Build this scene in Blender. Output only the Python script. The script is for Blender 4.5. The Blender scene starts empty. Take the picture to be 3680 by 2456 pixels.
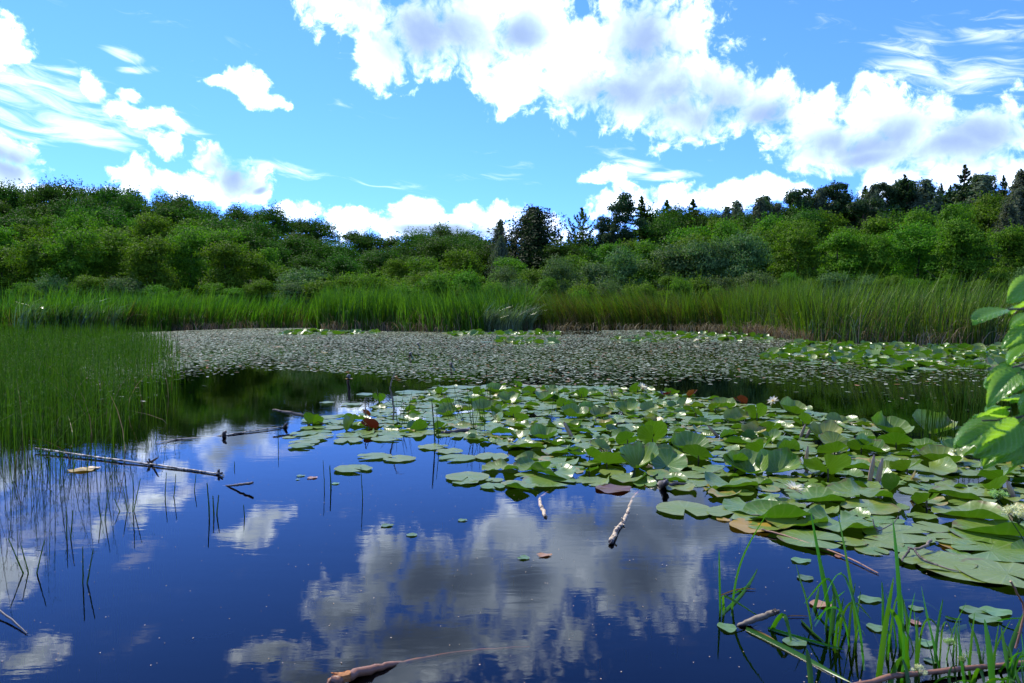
import bpy, math, random
import numpy as np
from mathutils import Vector, Matrix, Euler

SC = bpy.context.scene
COL = SC.collection
rnd = random.Random(7)
R = math.radians

# ------------------------------------------------------------------ camera
CAM_H = 1.3
FPX = 2658.0                      # focal length in photo pixels (3680 wide), 26 mm lens
PITCH = math.atan(111.0 / FPX)    # horizon lies at row 1117 of 2456
cam_data = bpy.data.cameras.new('camera')
cam_data.lens = 26.0
cam_data.sensor_width = 36.0
cam_data.clip_start = 0.05
cam_data.clip_end = 3000
cam_data.dof.use_dof = True
cam_data.dof.focus_distance = 9.0
cam_data.dof.aperture_fstop = 11.0
cam = bpy.data.objects.new('camera', cam_data)
COL.objects.link(cam)
cam.location = (0, 0, CAM_H)
cam.rotation_euler = (R(90) - PITCH, 0, 0)
SC.camera = cam


def ray(px, py):
    x = (px - 1840.0) / FPX
    u = (1228.0 - py) / FPX
    return Vector((x, math.cos(PITCH) + u * math.sin(PITCH), -math.sin(PITCH) + u * math.cos(PITCH)))


def W(px, py, z=0.0):
    """photo pixel -> point of the plane at height z"""
    d = ray(px, py)
    t = (z - CAM_H) / d.z
    return Vector((d.x * t, d.y * t, z))


def WD(px, py, dist):
    """photo pixel -> point at a depth along y"""
    d = ray(px, py)
    t = dist / d.y
    return Vector((d.x * t, d.y * t, CAM_H + d.z * t))


def pix(p):
    """world point -> photo pixel"""
    x, y, z = p[0], p[1], p[2] - CAM_H
    dep = y * math.cos(PITCH) - z * math.sin(PITCH)
    up = y * math.sin(PITCH) + z * math.cos(PITCH)
    return (1840 + FPX * x / dep, 1228 - FPX * up / dep)


# ------------------------------------------------------------------ sun and sky
SUN_EL, SUN_AZ = 50.0, -38.0      # azimuth from +Y, negative = left
sun_data = bpy.data.lights.new('sun', 'SUN')
sun_data.energy = 5.0
sun_data.angle = R(0.5)
sun_data.color = (1.0, 0.94, 0.82)
sun = bpy.data.objects.new('sun', sun_data)
COL.objects.link(sun)
sd = Vector((math.sin(R(SUN_AZ)) * math.cos(R(SUN_EL)), math.cos(R(SUN_AZ)) * math.cos(R(SUN_EL)), math.sin(R(SUN_EL))))
sun.rotation_euler = sd.to_track_quat('Z', 'Y').to_euler()
sun.location = (-20, 20, 40)

SC.view_settings.view_transform = 'Standard'
SC.view_settings.look = 'None'
SC.view_settings.exposure = 0.3
SC.view_settings.gamma = 1.0
SC.view_settings.use_curve_mapping = False
SC.cycles.max_bounces = 8
SC.cycles.transparent_max_bounces = 12
SC.cycles.caustics_reflective = False
SC.cycles.caustics_refractive = False

world = bpy.data.worlds.new('World')
SC.world = world
world.use_nodes = True
wt = world.node_tree
wt.nodes.clear()


class NB:
    """small node-building helper"""
    def __init__(self, tree):
        self.t = tree

    def n(self, kind, **kw):
        nd = self.t.nodes.new(kind)
        for k, v in kw.items():
            setattr(nd, k, v)
        return nd

    def put(self, sock, v):
        if v is None:
            return
        if isinstance(v, bpy.types.NodeSocket):
            self.t.links.new(v, sock)
        else:
            sock.default_value = v

    def m(self, op, a, b=None, c=None, clamp=False):
        nd = self.n('ShaderNodeMath', operation=op, use_clamp=clamp)
        self.put(nd.inputs[0], a)
        self.put(nd.inputs[1], b)
        self.put(nd.inputs[2], c)
        return nd.outputs[0]

    def v(self, op, a, b=None, c=None, scale=None):
        nd = self.n('ShaderNodeVectorMath', operation=op)
        self.put(nd.inputs[0], a)
        self.put(nd.inputs[1], b)
        self.put(nd.inputs[2], c)
        if scale is not None:
            self.put(nd.inputs['Scale'], scale)
        return nd.outputs[1] if op in ('LENGTH', 'DOT_PRODUCT', 'DISTANCE') else nd.outputs[0]

    def rng(self, x, a, b, c=0.0, d=1.0, smooth=True):
        nd = self.n('ShaderNodeMapRange')
        nd.interpolation_type = 'SMOOTHSTEP' if smooth else 'LINEAR'
        for i, q in enumerate((x, a, b, c, d)):
            self.put(nd.inputs[i], q)
        return nd.outputs[0]

    def mix(self, f, a, b, blend='MIX'):
        nd = self.n('ShaderNodeMix', data_type='RGBA', blend_type=blend)
        self.put(nd.inputs[0], f)
        self.put(nd.inputs[6], a)
        self.put(nd.inputs[7], b)
        return nd.outputs[2]

    def noise(self, vec, scale, detail=4, rough=0.5, dist=0.0, dim='3D', w=None):
        nd = self.n('ShaderNodeTexNoise', noise_dimensions=dim)
        if vec is not None:
            self.put(nd.inputs['Vector'], vec)
        nd.inputs['Scale'].default_value = scale
        nd.inputs['Detail'].default_value = detail
        nd.inputs['Roughness'].default_value = rough
        nd.inputs['Distortion'].default_value = dist
        return nd.outputs['Fac']

    def map(self, vec, scale=(1, 1, 1), loc=(0, 0, 0), rot=(0, 0, 0)):
        nd = self.n('ShaderNodeMapping')
        self.put(nd.inputs['Vector'], vec)
        nd.inputs['Location'].default_value = loc
        nd.inputs['Rotation'].default_value = rot
        nd.inputs['Scale'].default_value = scale
        return nd.outputs[0]


def az_el(x, y):
    """reduced photo pixel (2349 wide) of the sky -> azimuth, elevation; rows below the horizon give the mirrored direction"""
    d = ray(x * 1.5666, y * 1.5666).normalized()
    return math.atan2(d.x, d.y), abs(math.asin(d.z))


def build_sky():
    b = NB(wt)
    tc = b.n('ShaderNodeTexCoord')
    direc = tc.outputs['Generated']
    sep = b.n('ShaderNodeSeparateXYZ')
    b.put(sep.inputs[0], direc)
    u = b.m('ARCTAN2', sep.outputs[0], sep.outputs[1])
    v = b.m('ARCSINE', sep.outputs[2])
    cmb = b.n('ShaderNodeCombineXYZ')
    b.put(cmb.inputs[0], u)
    b.put(cmb.inputs[1], v)
    uv = cmb.outputs[0]
    # domain warp
    nz = b.n('ShaderNodeTexNoise', noise_dimensions='2D')
    b.put(nz.inputs['Vector'], uv)
    nz.inputs['Scale'].default_value = 9
    nz.inputs['Detail'].default_value = 2
    warp = b.v('SCALE', b.v('SUBTRACT', nz.outputs['Color'], (0.5, 0.5, 0.5)), scale=0.03)
    uvw = b.v('ADD', uv, warp)

    def field(blobs):
        acc = None
        for q in blobs:
            x, y, rx, ry = q[:4]
            cu, cv = az_el(x, y)
            su, sv = 1697.0 / rx, 1697.0 / ry
            L = b.v('LENGTH', b.v('MULTIPLY_ADD', uvw, (su, sv, 0), (-cu * su, -cv * sv, 0)))
            acc = L if acc is None else b.m('SMOOTH_MIN', acc, L, 0.16)
        return b.m('SUBTRACT', 1.0, acc)

    white = [
        (760, 5, 85, 60), (840, 60, 95, 85), (870, 125, 85, 85), (970, 70, 150, 125), (1080, 60, 160, 125),
        (1210, 60, 170, 135), (1190, 190, 110, 75), (1310, 120, 190, 140), (1310, 200, 160, 85), (1460, 80, 170, 130),
        (1570, 80, 105, 100), (1480, 200, 190, 115), (1560, 275, 140, 70), (1650, 200, 100, 90), (1750, 245, 100, 80),
        (1880, 300, 145, 90), (1905, 240, 65, 50), (1990, 255, 85, 65), (2080, 290, 120, 80), (2160, 262, 75, 65),
        (2250, 300, 120, 80), (2010, 345, 170, 65), (2190, 350, 140, 55), (1860, 360, 90, 55),
        (2060, 415, 100, 45), (2210, 400, 180, 50), (2340, 395, 70, 35), (1800, 432, 80, 34), (1680, 455, 120, 42),
        (1540, 455, 110, 44), (1440, 470, 110, 55), (1380, 404, 70, 30),
        (690, 490, 80, 28), (790, 508, 80, 32), (945, 495, 80, 40), (1000, 530, 400, 40), (1100, 497, 90, 45), (1220, 505, 80, 36),
        (-25, 90, 85, 62), (40, 130, 45, 22), (285, 255, 68, 30), (222, 215, 26, 40), (345, 272, 65, 28), (300, 225, 40, 26),
        (565, 185, 62, 38), (610, 240, 52, 20), (505, 190, 44, 12), (580, 215, 40, 30),
        (-15, 335, 75, 50), (35, 350, 45, 38), (0, 400, 110, 40), (150, 436, 120, 22), (305, 410, 55, 42),
        (390, 345, 42, 42), (430, 425, 100, 36), (492, 365, 50, 42), (530, 415, 70, 65), (575, 440, 40, 36),
        (1000, 1480, 360, 110), (620, 1500, 90, 36), (1330, 1450, 80, 60), (880, 1550, 340, 70), (40, 1510, 80, 40),
        (2250, 1560, 240, 90)]
    grey = [
        (1000, 75, 130, 70), (1190, 70, 60, 45), (1480, 110, 90, 110), (1400, 220, 120, 60), (1560, 225, 120, 60), (1560, 225, 60, 30),
        (1640, 245, 120, 60), (1760, 260, 90, 40), (1985, 320, 140, 45), (2210, 330, 160, 50), (1990, 360, 90, 30),
        (532, 398, 56, 60), (8, 372, 60, 42), (1010, 535, 170, 16), (590, 445, 20, 10),
        (930, 1440, 240, 80), (1000, 1300, 160, 80), (700, 1550, 200, 45)]
    F = field(white)
    G = field(grey)
    n1 = b.noise(uvw, 16, 9, 0.62, 0.0, '2D')
    n2 = b.noise(b.v('ADD', uvw, (3.1, 1.7, 0)), 55, 7, 0.66, 0.3, '2D')
    vo = b.n('ShaderNodeTexVoronoi', voronoi_dimensions='2D', feature='SMOOTH_F1')
    b.put(vo.inputs['Vector'], uvw)
    vo.inputs['Scale'].default_value = 26
    vo.inputs['Detail'].default_value = 3
    vo.inputs['Roughness'].default_value = 0.55
    bil = b.m('SUBTRACT', 0.5, vo.outputs['Distance'])
    nsum = b.m('ADD', b.m('MULTIPLY', b.m('SUBTRACT', n1, 0.5), 1.15), b.m('MULTIPLY', b.m('SUBTRACT', n2, 0.5), 0.95))
    nsum = b.m('MULTIPLY_ADD', bil, 0.55, nsum)
    dens = b.m('ADD', F, nsum)
    alpha = b.m('POWER', b.rng(dens, -0.06, 0.62), 0.9)
    thick = b.rng(dens, 0.15, 0.85)
    # generic clouds for the part of the sky behind the viewer, so the light is right
    back = b.m('MULTIPLY', b.rng(b.noise(direc, 2.6, 6, 0.6), 0.52, 0.62),
               b.rng(b.m('ABSOLUTE', u), 1.0, 1.4))
    # wisps: long streaks inside soft masks
    wis = None
    for (x, y, rx, ry, rot, sc) in [(90, 235, 230, 90, -0.16, .95), (640, 385, 120, 26, -0.14, 0.9), (280, 128, 62, 22, -0.3, .85),
                                    (310, 160, 50, 14, 0.1, 0.9), (2090, 140, 150, 60, -0.42, .85), (2260, 170, 150, 40, -0.1, 1.0), (2290, 60, 80, 90, 0.8, 0.5),
                                    (1520, 405, 110, 14, 0.0, 0.8), (400, 275, 70, 22, -0.3, 0.9), (1450, 395, 60, 24, 0, 0.8)]:
        cu, cv = az_el(x, y)
        mp = b.map(b.v('ADD', uvw, (-cu, -cv, 0)), (1697 / rx, 1697 / ry, 0), rot=(0, 0, 0))
        mp2 = b.n('ShaderNodeVectorRotate', rotation_type='Z_AXIS')
        b.put(mp2.inputs['Vector'], b.v('ADD', uv, (-cu, -cv, 0)))
        mp2.inputs['Angle'].default_value = -rot
        e = b.v('LENGTH', b.v('MULTIPLY', mp2.outputs[0], (1697 / rx, 1697 / ry, 0)))
        e = b.m('MULTIPLY', b.rng(e, 1.25, 0.1), sc)
        wis = e if wis is None else b.m('MAXIMUM', wis, e)
    rotv = b.n('ShaderNodeVectorRotate', rotation_type='Z_AXIS')
    b.put(rotv.inputs['Vector'], uvw)
    rotv.inputs['Angle'].default_value = 0.17
    st = b.noise(b.v('MULTIPLY', rotv.outputs[0], (14, 75, 1)), 1.0, 8, 0.62, 0.6, '2D')
    st2 = b.noise(b.v('MULTIPLY', rotv.outputs[0], (5, 26, 1)), 1.0, 3, 0.5, 0.2, '2D')
    stt = b.m('MULTIPLY_ADD', st2, 0.7, b.m('MULTIPLY', st, 0.75))
    wisp = b.rng(b.m('MULTIPLY_ADD', wis, 0.42, stt), 0.86, 1.28)
    # light on the clouds: bright edges, greyer thick bases
    relief = b.rng(b.m('MULTIPLY_ADD', bil, 0.45, b.noise(uvw, 11, 4, 0.5, 0.0, '2D')), 0.35, 0.8)
    g0 = b.m('MULTIPLY', b.rng(b.m('ADD', G, b.m('MULTIPLY', b.m('SUBTRACT', n1, 0.5), 0.75)), -0.6, 0.95), b.rng(b.m('MULTIPLY_ADD', n1, .5, F), 0.1, 1.15))
    soft = b.m('MULTIPLY', b.rng(b.m('SUBTRACT', b.rng(F, 0.1, 0.8), b.m('MULTIPLY', relief, 0.9)), 0.0, 0.9), 0.34)
    greyf = b.m('SUBTRACT', 1.0, b.m('MULTIPLY', b.m('MULTIPLY_ADD', g0, -0.92, 1.0), b.m('MULTIPLY_ADD', soft, -0.75, 1.0)))
    whl = b.rng(u, -0.5, 0.5)
    ch = b.n('ShaderNodeCombineXYZ')
    for i_, (w0, w1, g_) in enumerate(((2.7, 2.1, .31), (3.05, 2.45, .44), (3.5, 2.95, .72))):
        w_ = b.m('MULTIPLY_ADD', whl, w1 - w0, w0)
        b.put(ch.inputs[i_], b.m('MULTIPLY', w_, b.m('POWER', b.m('DIVIDE', g_, w_), greyf)))
    ccol = ch.outputs[0]
    sky = b.n('ShaderNodeTexSky', sky_type='NISHITA')
    sky.sun_disc = False
    sky.sun_elevation = R(SUN_EL)
    sky.sun_rotation = R(SUN_AZ)
    sky.air_density = 1.0
    sky.dust_density = 0.0
    sky.ozone_density = 1.5
    tint = b.mix(b.rng(v, 0.0, 0.42), (SKY_TINT[0] * .80, SKY_TINT[1] * .86, SKY_TINT[2], 1), SKY_TINT)
    blue = b.mix(1.0, sky.outputs[0], tint, 'MULTIPLY')
    k = 1.0 / SKY_STRENGTH
    cl = b.mix(1.0, ccol, (k, k, k, 1), 'MULTIPLY')
    wl = (2.0 * k, 2.1 * k, 2.3 * k, 1)
    c1 = b.mix(b.m('MULTIPLY', wisp, 0.5), blue, wl)
    c2 = b.mix(b.m('MAXIMUM', alpha, 0.0), c1, cl)
    c3 = b.mix(b.m('MULTIPLY', back, 0.8), c2, (0.75 * k, 0.8 * k, 0.95 * k, 1))
    bg = b.n('ShaderNodeBackground')
    b.put(bg.inputs[0], c3)
    bg.inputs[1].default_value = SKY_STRENGTH
    out = b.n('ShaderNodeOutputWorld')
    wt.links.new(bg.outputs[0], out.inputs[0])


SKY_STRENGTH = 0.12
SKY_TINT = (0.54, 0.97, 2.15, 1)
build_sky()
world.cycles.sampling_method = 'MANUAL'
world.cycles.sample_map_resolution = 512


# ------------------------------------------------------------------ mesh helpers
def np_mesh(name, V, F, mat=None, smooth=False, uv=None):
    """V (n,3), F (m,k) with one k, or a list of such arrays"""
    V = np.asarray(V, dtype=np.float32)
    Fs = F if isinstance(F, list) else [F]
    Fs = [np.asarray(f, dtype=np.int32) for f in Fs if len(f)]
    me = bpy.data.meshes.new(name)
    me.vertices.add(len(V))
    me.vertices.foreach_set('co', V.ravel())
    loops = np.concatenate([f.ravel() for f in Fs])
    tot = np.concatenate([np.full(len(f), f.shape[1], dtype=np.int32) for f in Fs])
    st = np.concatenate([[0], np.cumsum(tot)[:-1]]).astype(np.int32)
    me.loops.add(len(loops))
    me.loops.foreach_set('vertex_index', loops)
    me.polygons.add(len(tot))
    me.polygons.foreach_set('loop_start', st)
    me.polygons.foreach_set('loop_total', tot)
    me.polygons.foreach_set('use_smooth', np.full(len(tot), bool(smooth), dtype=bool))
    me.update(calc_edges=True)
    if uv is not None:
        l = me.uv_layers.new(name='flat')
        l.data.foreach_set('uv', np.asarray(uv, dtype=np.float32)[loops].ravel())
    if mat:
        me.materials.append(mat)
    return me


def link(name, me, parent=None):
    o = bpy.data.objects.new(name, me)
    COL.objects.link(o)
    if parent is not None:
        o.parent = parent
    return o


def tag(o, label=None, cat=None, group=None, kind=None):
    if label:
        o['label'] = label
    if cat:
        o['category'] = cat
    if group:
        o['group'] = group
    if kind:
        o['kind'] = kind
    return o


class MB:
    """collects pieces (verts, quad/tri faces) into one mesh"""
    def __init__(self):
        self.V, self.F, self.n, self.U = [], {}, 0, []

    def add(self, V, F, U=None):
        V = np.asarray(V, dtype=np.float32)
        F = np.asarray(F, dtype=np.int32)
        self.F.setdefault(F.shape[1], []).append(F + self.n)
        self.V.append(V)
        if U is not None:
            self.U.append(U)
        self.n += len(V)

    def mesh(self, name, mat, smooth=False):
        return np_mesh(name, np.concatenate(self.V), [np.concatenate(f) for f in self.F.values()], mat, smooth,
                       np.concatenate(self.U) if self.U else None)

    def build(self, name, mat, parent=None, smooth=False):
        return link(name, self.mesh(name, mat, smooth), parent)

    def tube(self, pts, rad, sides=8, cap=True, wob=0.0, seed=0):
        """tapered tube along pts with parallel-transported frame"""
        pts = [Vector(p) for p in pts]
        n = len(pts)
        rg = random.Random(seed)
        t0 = (pts[1] - pts[0]).normalized()
        a = t0.orthogonal().normalized()
        V = []
        for i in range(n):
            t = (pts[min(i + 1, n - 1)] - pts[max(i - 1, 0)]).normalized()
            a = (a - t * a.dot(t)).normalized()
            bb = t.cross(a)
            for k in range(sides):
                an = 2 * math.pi * k / sides
                r = rad[i] * (1 + (rg.random() - .5) * wob)
                V.append(pts[i] + (a * math.cos(an) + bb * math.sin(an)) * r)
        F = [[i * sides + k, i * sides + (k + 1) % sides, (i + 1) * sides + (k + 1) % sides, (i + 1) * sides + k]
             for i in range(n - 1) for k in range(sides)]
        self.add(V, F)
        if cap:
            for base, c, flip in ((0, pts[0], True), ((n - 1) * sides, pts[-1], False)):
                ring = [V[base + k] for k in range(sides)]
                tri = [[0, k + 1, (k + 1) % sides + 1] for k in range(sides)]
                if flip:
                    tri = [[q[0], q[2], q[1]] for q in tri]
                self.add([c] + ring, tri)


def ribbons(base, height, lean, width, segs=3, face=None, droop=None, rg=None, z0=None):
    """many curved blades at once. base (N,3), height (N), lean (N,2) horizontal offset of the tip, width (N)"""
    N = len(base)
    face = rg.uniform(0, 2 * np.pi, N) if face is None else face
    fx, fy = np.cos(face) * width * .5, np.sin(face) * width * .5
    V = np.zeros((N, segs + 1, 2, 3), dtype=np.float32)
    for k in range(segs + 1):
        t = k / segs
        zt = t * height
        if droop is not None:
            zt = height * (t - droop * t ** 4)
        w = (1 - t) ** 0.6 if k == segs else 1 - 0.45 * t
        w = max(w, 0.08)
        cx = base[:, 0] + lean[:, 0] * t ** 2
        cy = base[:, 1] + lean[:, 1] * t ** 2
        for s, sg in ((0, -1), (1, 1)):
            V[:, k, s, 0] = cx + sg * fx * w
            V[:, k, s, 1] = cy + sg * fy * w
            V[:, k, s, 2] = base[:, 2] + zt
    idx = np.arange(N)[:, None] * (2 * (segs + 1))
    F = []
    for k in range(segs):
        F.append(np.stack([idx[:, 0] + 2 * k, idx[:, 0] + 2 * k + 1, idx[:, 0] + 2 * k + 3, idx[:, 0] + 2 * k + 2], 1))
    return V.reshape(-1, 3), np.concatenate(F)


def in_poly(P, poly):
    """P (n,2) inside polygon list"""
    x, y = P[:, 0], P[:, 1]
    c = np.zeros(len(P), bool)
    n = len(poly)
    for i in range(n):
        x1, y1 = poly[i]
        x2, y2 = poly[(i + 1) % n]
        with np.errstate(divide='ignore', invalid='ignore'):
            cond = ((y1 > y) != (y2 > y)) & (x < (x2 - x1) * (y - y1) / (y2 - y1 + 1e-12) + x1)
        c ^= cond
    return c


def WR(x, y, z=0.0):
    """reduced (2349 wide) photo pixel -> world"""
    return W(x * 1.5666, y * 1.5666, z)


def world_poly(pts):
    return [tuple(WR(x, y))[:2] for x, y in pts]


def sample_poly(poly, n, rg):
    a = np.array(poly)
    lo, hi = a.min(0), a.max(0)
    out = np.zeros((0, 2))
    while len(out) < n:
        P = rg.uniform(lo, hi, (n * 2, 2))
        out = np.concatenate([out, P[in_poly(P, poly)]])
    return out[:n]


def fbm2(x, y, seed=0, octs=4, f=1.0):
    """cheap value noise, vectorised"""
    out = np.zeros_like(x, dtype=np.float64)
    amp = 1.0
    tot = 0
    for o in range(octs):
        xs, ys = x * f, y * f
        xi, yi = np.floor(xs).astype(np.int64), np.floor(ys).astype(np.int64)
        xf, yf = xs - xi, ys - yi
        xf, yf = xf * xf * (3 - 2 * xf), yf * yf * (3 - 2 * yf)

        def h(i, j):
            q = (i * 374761393 + j * 668265263 + (seed + o) * 974634777) & 0xffffffff
            q = ((q ^ (q >> 13)) * 1274126177) & 0xffffffff
            return ((q ^ (q >> 16)) & 0xffff) / 65535.0
        v = (h(xi, yi) * (1 - xf) + h(xi + 1, yi) * xf) * (1 - yf) + (h(xi, yi + 1) * (1 - xf) + h(xi + 1, yi + 1) * xf) * yf
        out += v * amp
        tot += amp
        amp *= .5
        f *= 2
    return out / tot


# ------------------------------------------------------------------ materials
def new_mat(name):
    m = bpy.data.materials.new(name)
    m.use_nodes = True
    m.node_tree.nodes.clear()
    return m, NB(m.node_tree)


def finish(m, b, surf, vol=None):
    o = b.n('ShaderNodeOutputMaterial')
    b.t.links.new(surf, o.inputs['Surface'])
    if vol:
        b.t.links.new(vol, o.inputs['Volume'])
    m.use_backface_culling = False
    return m


def principled(b, color, rough=0.6, spec=0.5, normal=None, **kw):
    p = b.n('ShaderNodeBsdfPrincipled')
    b.put(p.inputs['Base Color'], color)
    b.put(p.inputs['Roughness'], rough)
    b.put(p.inputs['Specular IOR Level'], spec)
    if normal is not None:
        b.put(p.inputs['Normal'], normal)
    return p.outputs[0]


def leaf_mat(name, c1, c2, trans=0.35, tcol=None, rough=0.65, spec=0.10, island=True, base_dark=None, objvar=0.35):
    """foliage: random tint per leaf and per plant, part of the light passes through"""
    m, b = new_mat(name)
    geo = b.n('ShaderNodeNewGeometry')
    oi = b.n('ShaderNodeObjectInfo')
    f = geo.outputs['Random Per Island'] if island else oi.outputs['Random']
    col = b.mix(f, (*c1, 1), (*c2, 1))
    hsv = b.n('ShaderNodeHueSaturation')
    b.put(hsv.inputs['Hue'], b.m('MULTIPLY_ADD', oi.outputs['Random'], 0.04, 0.48))
    b.put(hsv.inputs['Value'], b.m('MULTIPLY_ADD', oi.outputs['Random'], objvar, 1.0 - objvar * .5))
    b.put(hsv.inputs['Color'], col)
    col = hsv.outputs[0]
    p = principled(b, col, rough, spec)
    tr = b.n('ShaderNodeBsdfTranslucent')
    tc = b.mix(1.0, col, (*(tcol or (1.3, 1.6, 0.5)), 1), 'MULTIPLY')
    b.put(tr.inputs[0], tc)
    mx = b.n('ShaderNodeMixShader')
    mx.inputs[0].default_value = trans
    b.t.links.new(p, mx.inputs[1])
    b.t.links.new(tr.outputs[0], mx.inputs[2])
    return finish(m, b, mx.outputs[0])


def simple_mat(name, c1, c2=None, scale=20, rough=0.7, spec=0.3, bump=0.0, stretch=(1, 1, 1), detail=5):
    m, b = new_mat(name)
    tc = b.n('ShaderNodeTexCoord')
    nz = b.noise(b.v('MULTIPLY', tc.outputs['Object'], stretch), scale, detail, 0.6)
    col = b.mix(b.rng(nz, 0.35, 0.65), (*c1, 1), (*(c2 or c1), 1))
    nrm = None
    if bump:
        bp = b.n('ShaderNodeBump')
        bp.inputs['Strength'].default_value = bump
        bp.inputs['Distance'].default_value = 0.01
        b.put(bp.inputs['Height'], nz)
        nrm = bp.outputs[0]
    return finish(m, b, principled(b, col, rough, spec, nrm))


M = {}
M['broad_dark'] = leaf_mat('leaves_dark', (0.022, 0.068, 0.005), (0.068, 0.150, 0.010), 0.30)
M['broad_mid'] = leaf_mat('leaves_mid', (0.040, 0.118, 0.006), (0.145, 0.260, 0.014), 0.34)
M['shrub_light'] = leaf_mat('leaves_light', (0.065, 0.145, 0.010), (0.15, 0.25, 0.018), 0.32)
M['willow'] = leaf_mat('leaves_willow', (0.055, 0.110, 0.028), (0.13, 0.20, 0.060), 0.28)
M['birch_leaf'] = leaf_mat('leaves_birch', (0.060, 0.085, 0.038), (0.13, 0.16, 0.085), 0.26)
M['beech_leaf'] = leaf_mat('leaves_beech', (0.012, 0.030, 0.007), (0.035, 0.070, 0.014), 0.22)
M['feather_leaf'] = leaf_mat('leaves_feather', (0.05, 0.10, 0.015), (0.12, 0.18, 0.035), 0.32)
M['needle'] = leaf_mat('needles_dark', (0.022, 0.056, 0.016), (0.060, 0.110, 0.036), 0.24, rough=0.5)
M['needle_soft'] = leaf_mat('needles_soft', (0.040, 0.085, 0.012), (0.095, 0.160, 0.026), 0.36)
M['bark'] = simple_mat('bark', (0.05, 0.04, 0.03), (0.11, 0.09, 0.07), 6, 0.9, 0.1)
M['bark_pine'] = simple_mat('bark_pine', (0.09, 0.045, 0.025), (0.20, 0.10, 0.055), 5, 0.9, 0.1)
M['bark_birch'] = simple_mat('bark_birch', (0.12, 0.11, 0.10), (0.5, 0.48, 0.44), 4, 0.8, 0.2, stretch=(1, 1, 5))
M['reed'] = leaf_mat('reed_green', (0.018, 0.065, 0.003), (0.130, 0.235, 0.012), 0.36, rough=0.4, spec=0.2, objvar=0)
M['reed_old'] = leaf_mat('reed_olive', (0.022, 0.042, 0.004), (0.15, 0.15, 0.025), 0.3, rough=0.45, spec=0.2, objvar=0)
M['reed_blue'] = leaf_mat('reed_grey_green', (0.05, 0.10, 0.035), (0.16, 0.24, 0.11), 0.25, rough=0.28, spec=0.6, objvar=0)
M['straw'] = leaf_mat('dead_straw', (0.12, 0.075, 0.03), (0.38, 0.30, 0.17), 0.2, tcol=(1, .9, .7), objvar=0)
M['horsetail'] = leaf_mat('horsetail_green', (0.014, 0.050, 0.002), (0.085, 0.175, 0.008), 0.25, rough=0.6, spec=0.06, objvar=0)
M['stem'] = leaf_mat('stem_green', (0.03, 0.06, 0.012), (0.07, 0.11, 0.025), 0.1, rough=0.4)
M['blade'] = leaf_mat('blade_green', (0.035, 0.125, 0.005), (0.075, 0.21, 0.010), 0.45, rough=0.32, spec=0.5, objvar=.3)
M['dead_blade'] = leaf_mat('blade_dead', (0.20, 0.12, 0.04), (0.32, 0.20, 0.07), 0.25, tcol=(1, .8, .5))


# ------------------------------------------------------------------ ground, water
def sstep(a, b, x):
    t = np.clip((x - a) / (b - a), 0, 1)
    return t * t * (3 - 2 * t)


def ground_z(x, y):
    x = np.asarray(x, dtype=np.float64)
    y = np.asarray(y, dtype=np.float64)
    xa = x / np.maximum(y, 20) * 85.0          # lateral position at 85 m
    hill = 4.5 * sstep(5, -45, xa) + 4.5 * sstep(8, 55, xa) + 1.5
    shore = np.interp(x / np.maximum(y, 5), [-0.8, -0.35, 0.05, 0.25, 0.38, 0.6, 1.0], [50, 57, 57, 52, 40, 33, 30])
    z = -1.15 + 1.3 * sstep(shore - 4, shore + 3, y)
    z = z + hill * sstep(62, 118, y) + 0.5 * (fbm2(x + 500, y + 500, 3, 4, 0.07) - .5) * sstep(shore, shore + 6, y)
    z = z + 7.0 * sstep(116, 150, y) + 3.0 * sstep(150, 400, y)
    side = np.maximum(sstep(26, 34, np.abs(x) - 0.35 * y), 0) * sstep(0, 10, y)
    z = np.maximum(z, -1.15 + 1.45 * side)
    z = np.maximum(z, -1.15 + 1.5 * sstep(1.1, -0.2, y + 0.0 * x))
    return z


def build_ground():
    xs = np.concatenate([np.linspace(-900, -170, 12), np.linspace(-160, 160, 129), np.linspace(170, 900, 12)])
    ys = np.concatenate([np.linspace(-60, -4, 6), np.linspace(-3, 4, 15), np.linspace(6, 130, 63), np.linspace(140, 1500, 18)])
    X, Y = np.meshgrid(xs, ys)
    Z = ground_z(X, Y)
    V = np.stack([X.ravel(), Y.ravel(), Z.ravel()], 1)
    nx, ny = len(xs), len(ys)
    i = np.arange(nx - 1)[None, :] + np.arange(ny - 1)[:, None] * nx
    F = np.stack([i, i + 1, i + nx + 1, i + nx], -1).reshape(-1, 4)
    mat = simple_mat('forest_floor', (0.020, 0.026, 0.010), (0.05, 0.06, 0.022), 1.5, 0.95, 0.1, 0.4)
    o = link('ground', np_mesh('ground', V, F, mat, True))
    tag(o, kind='structure')


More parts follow.
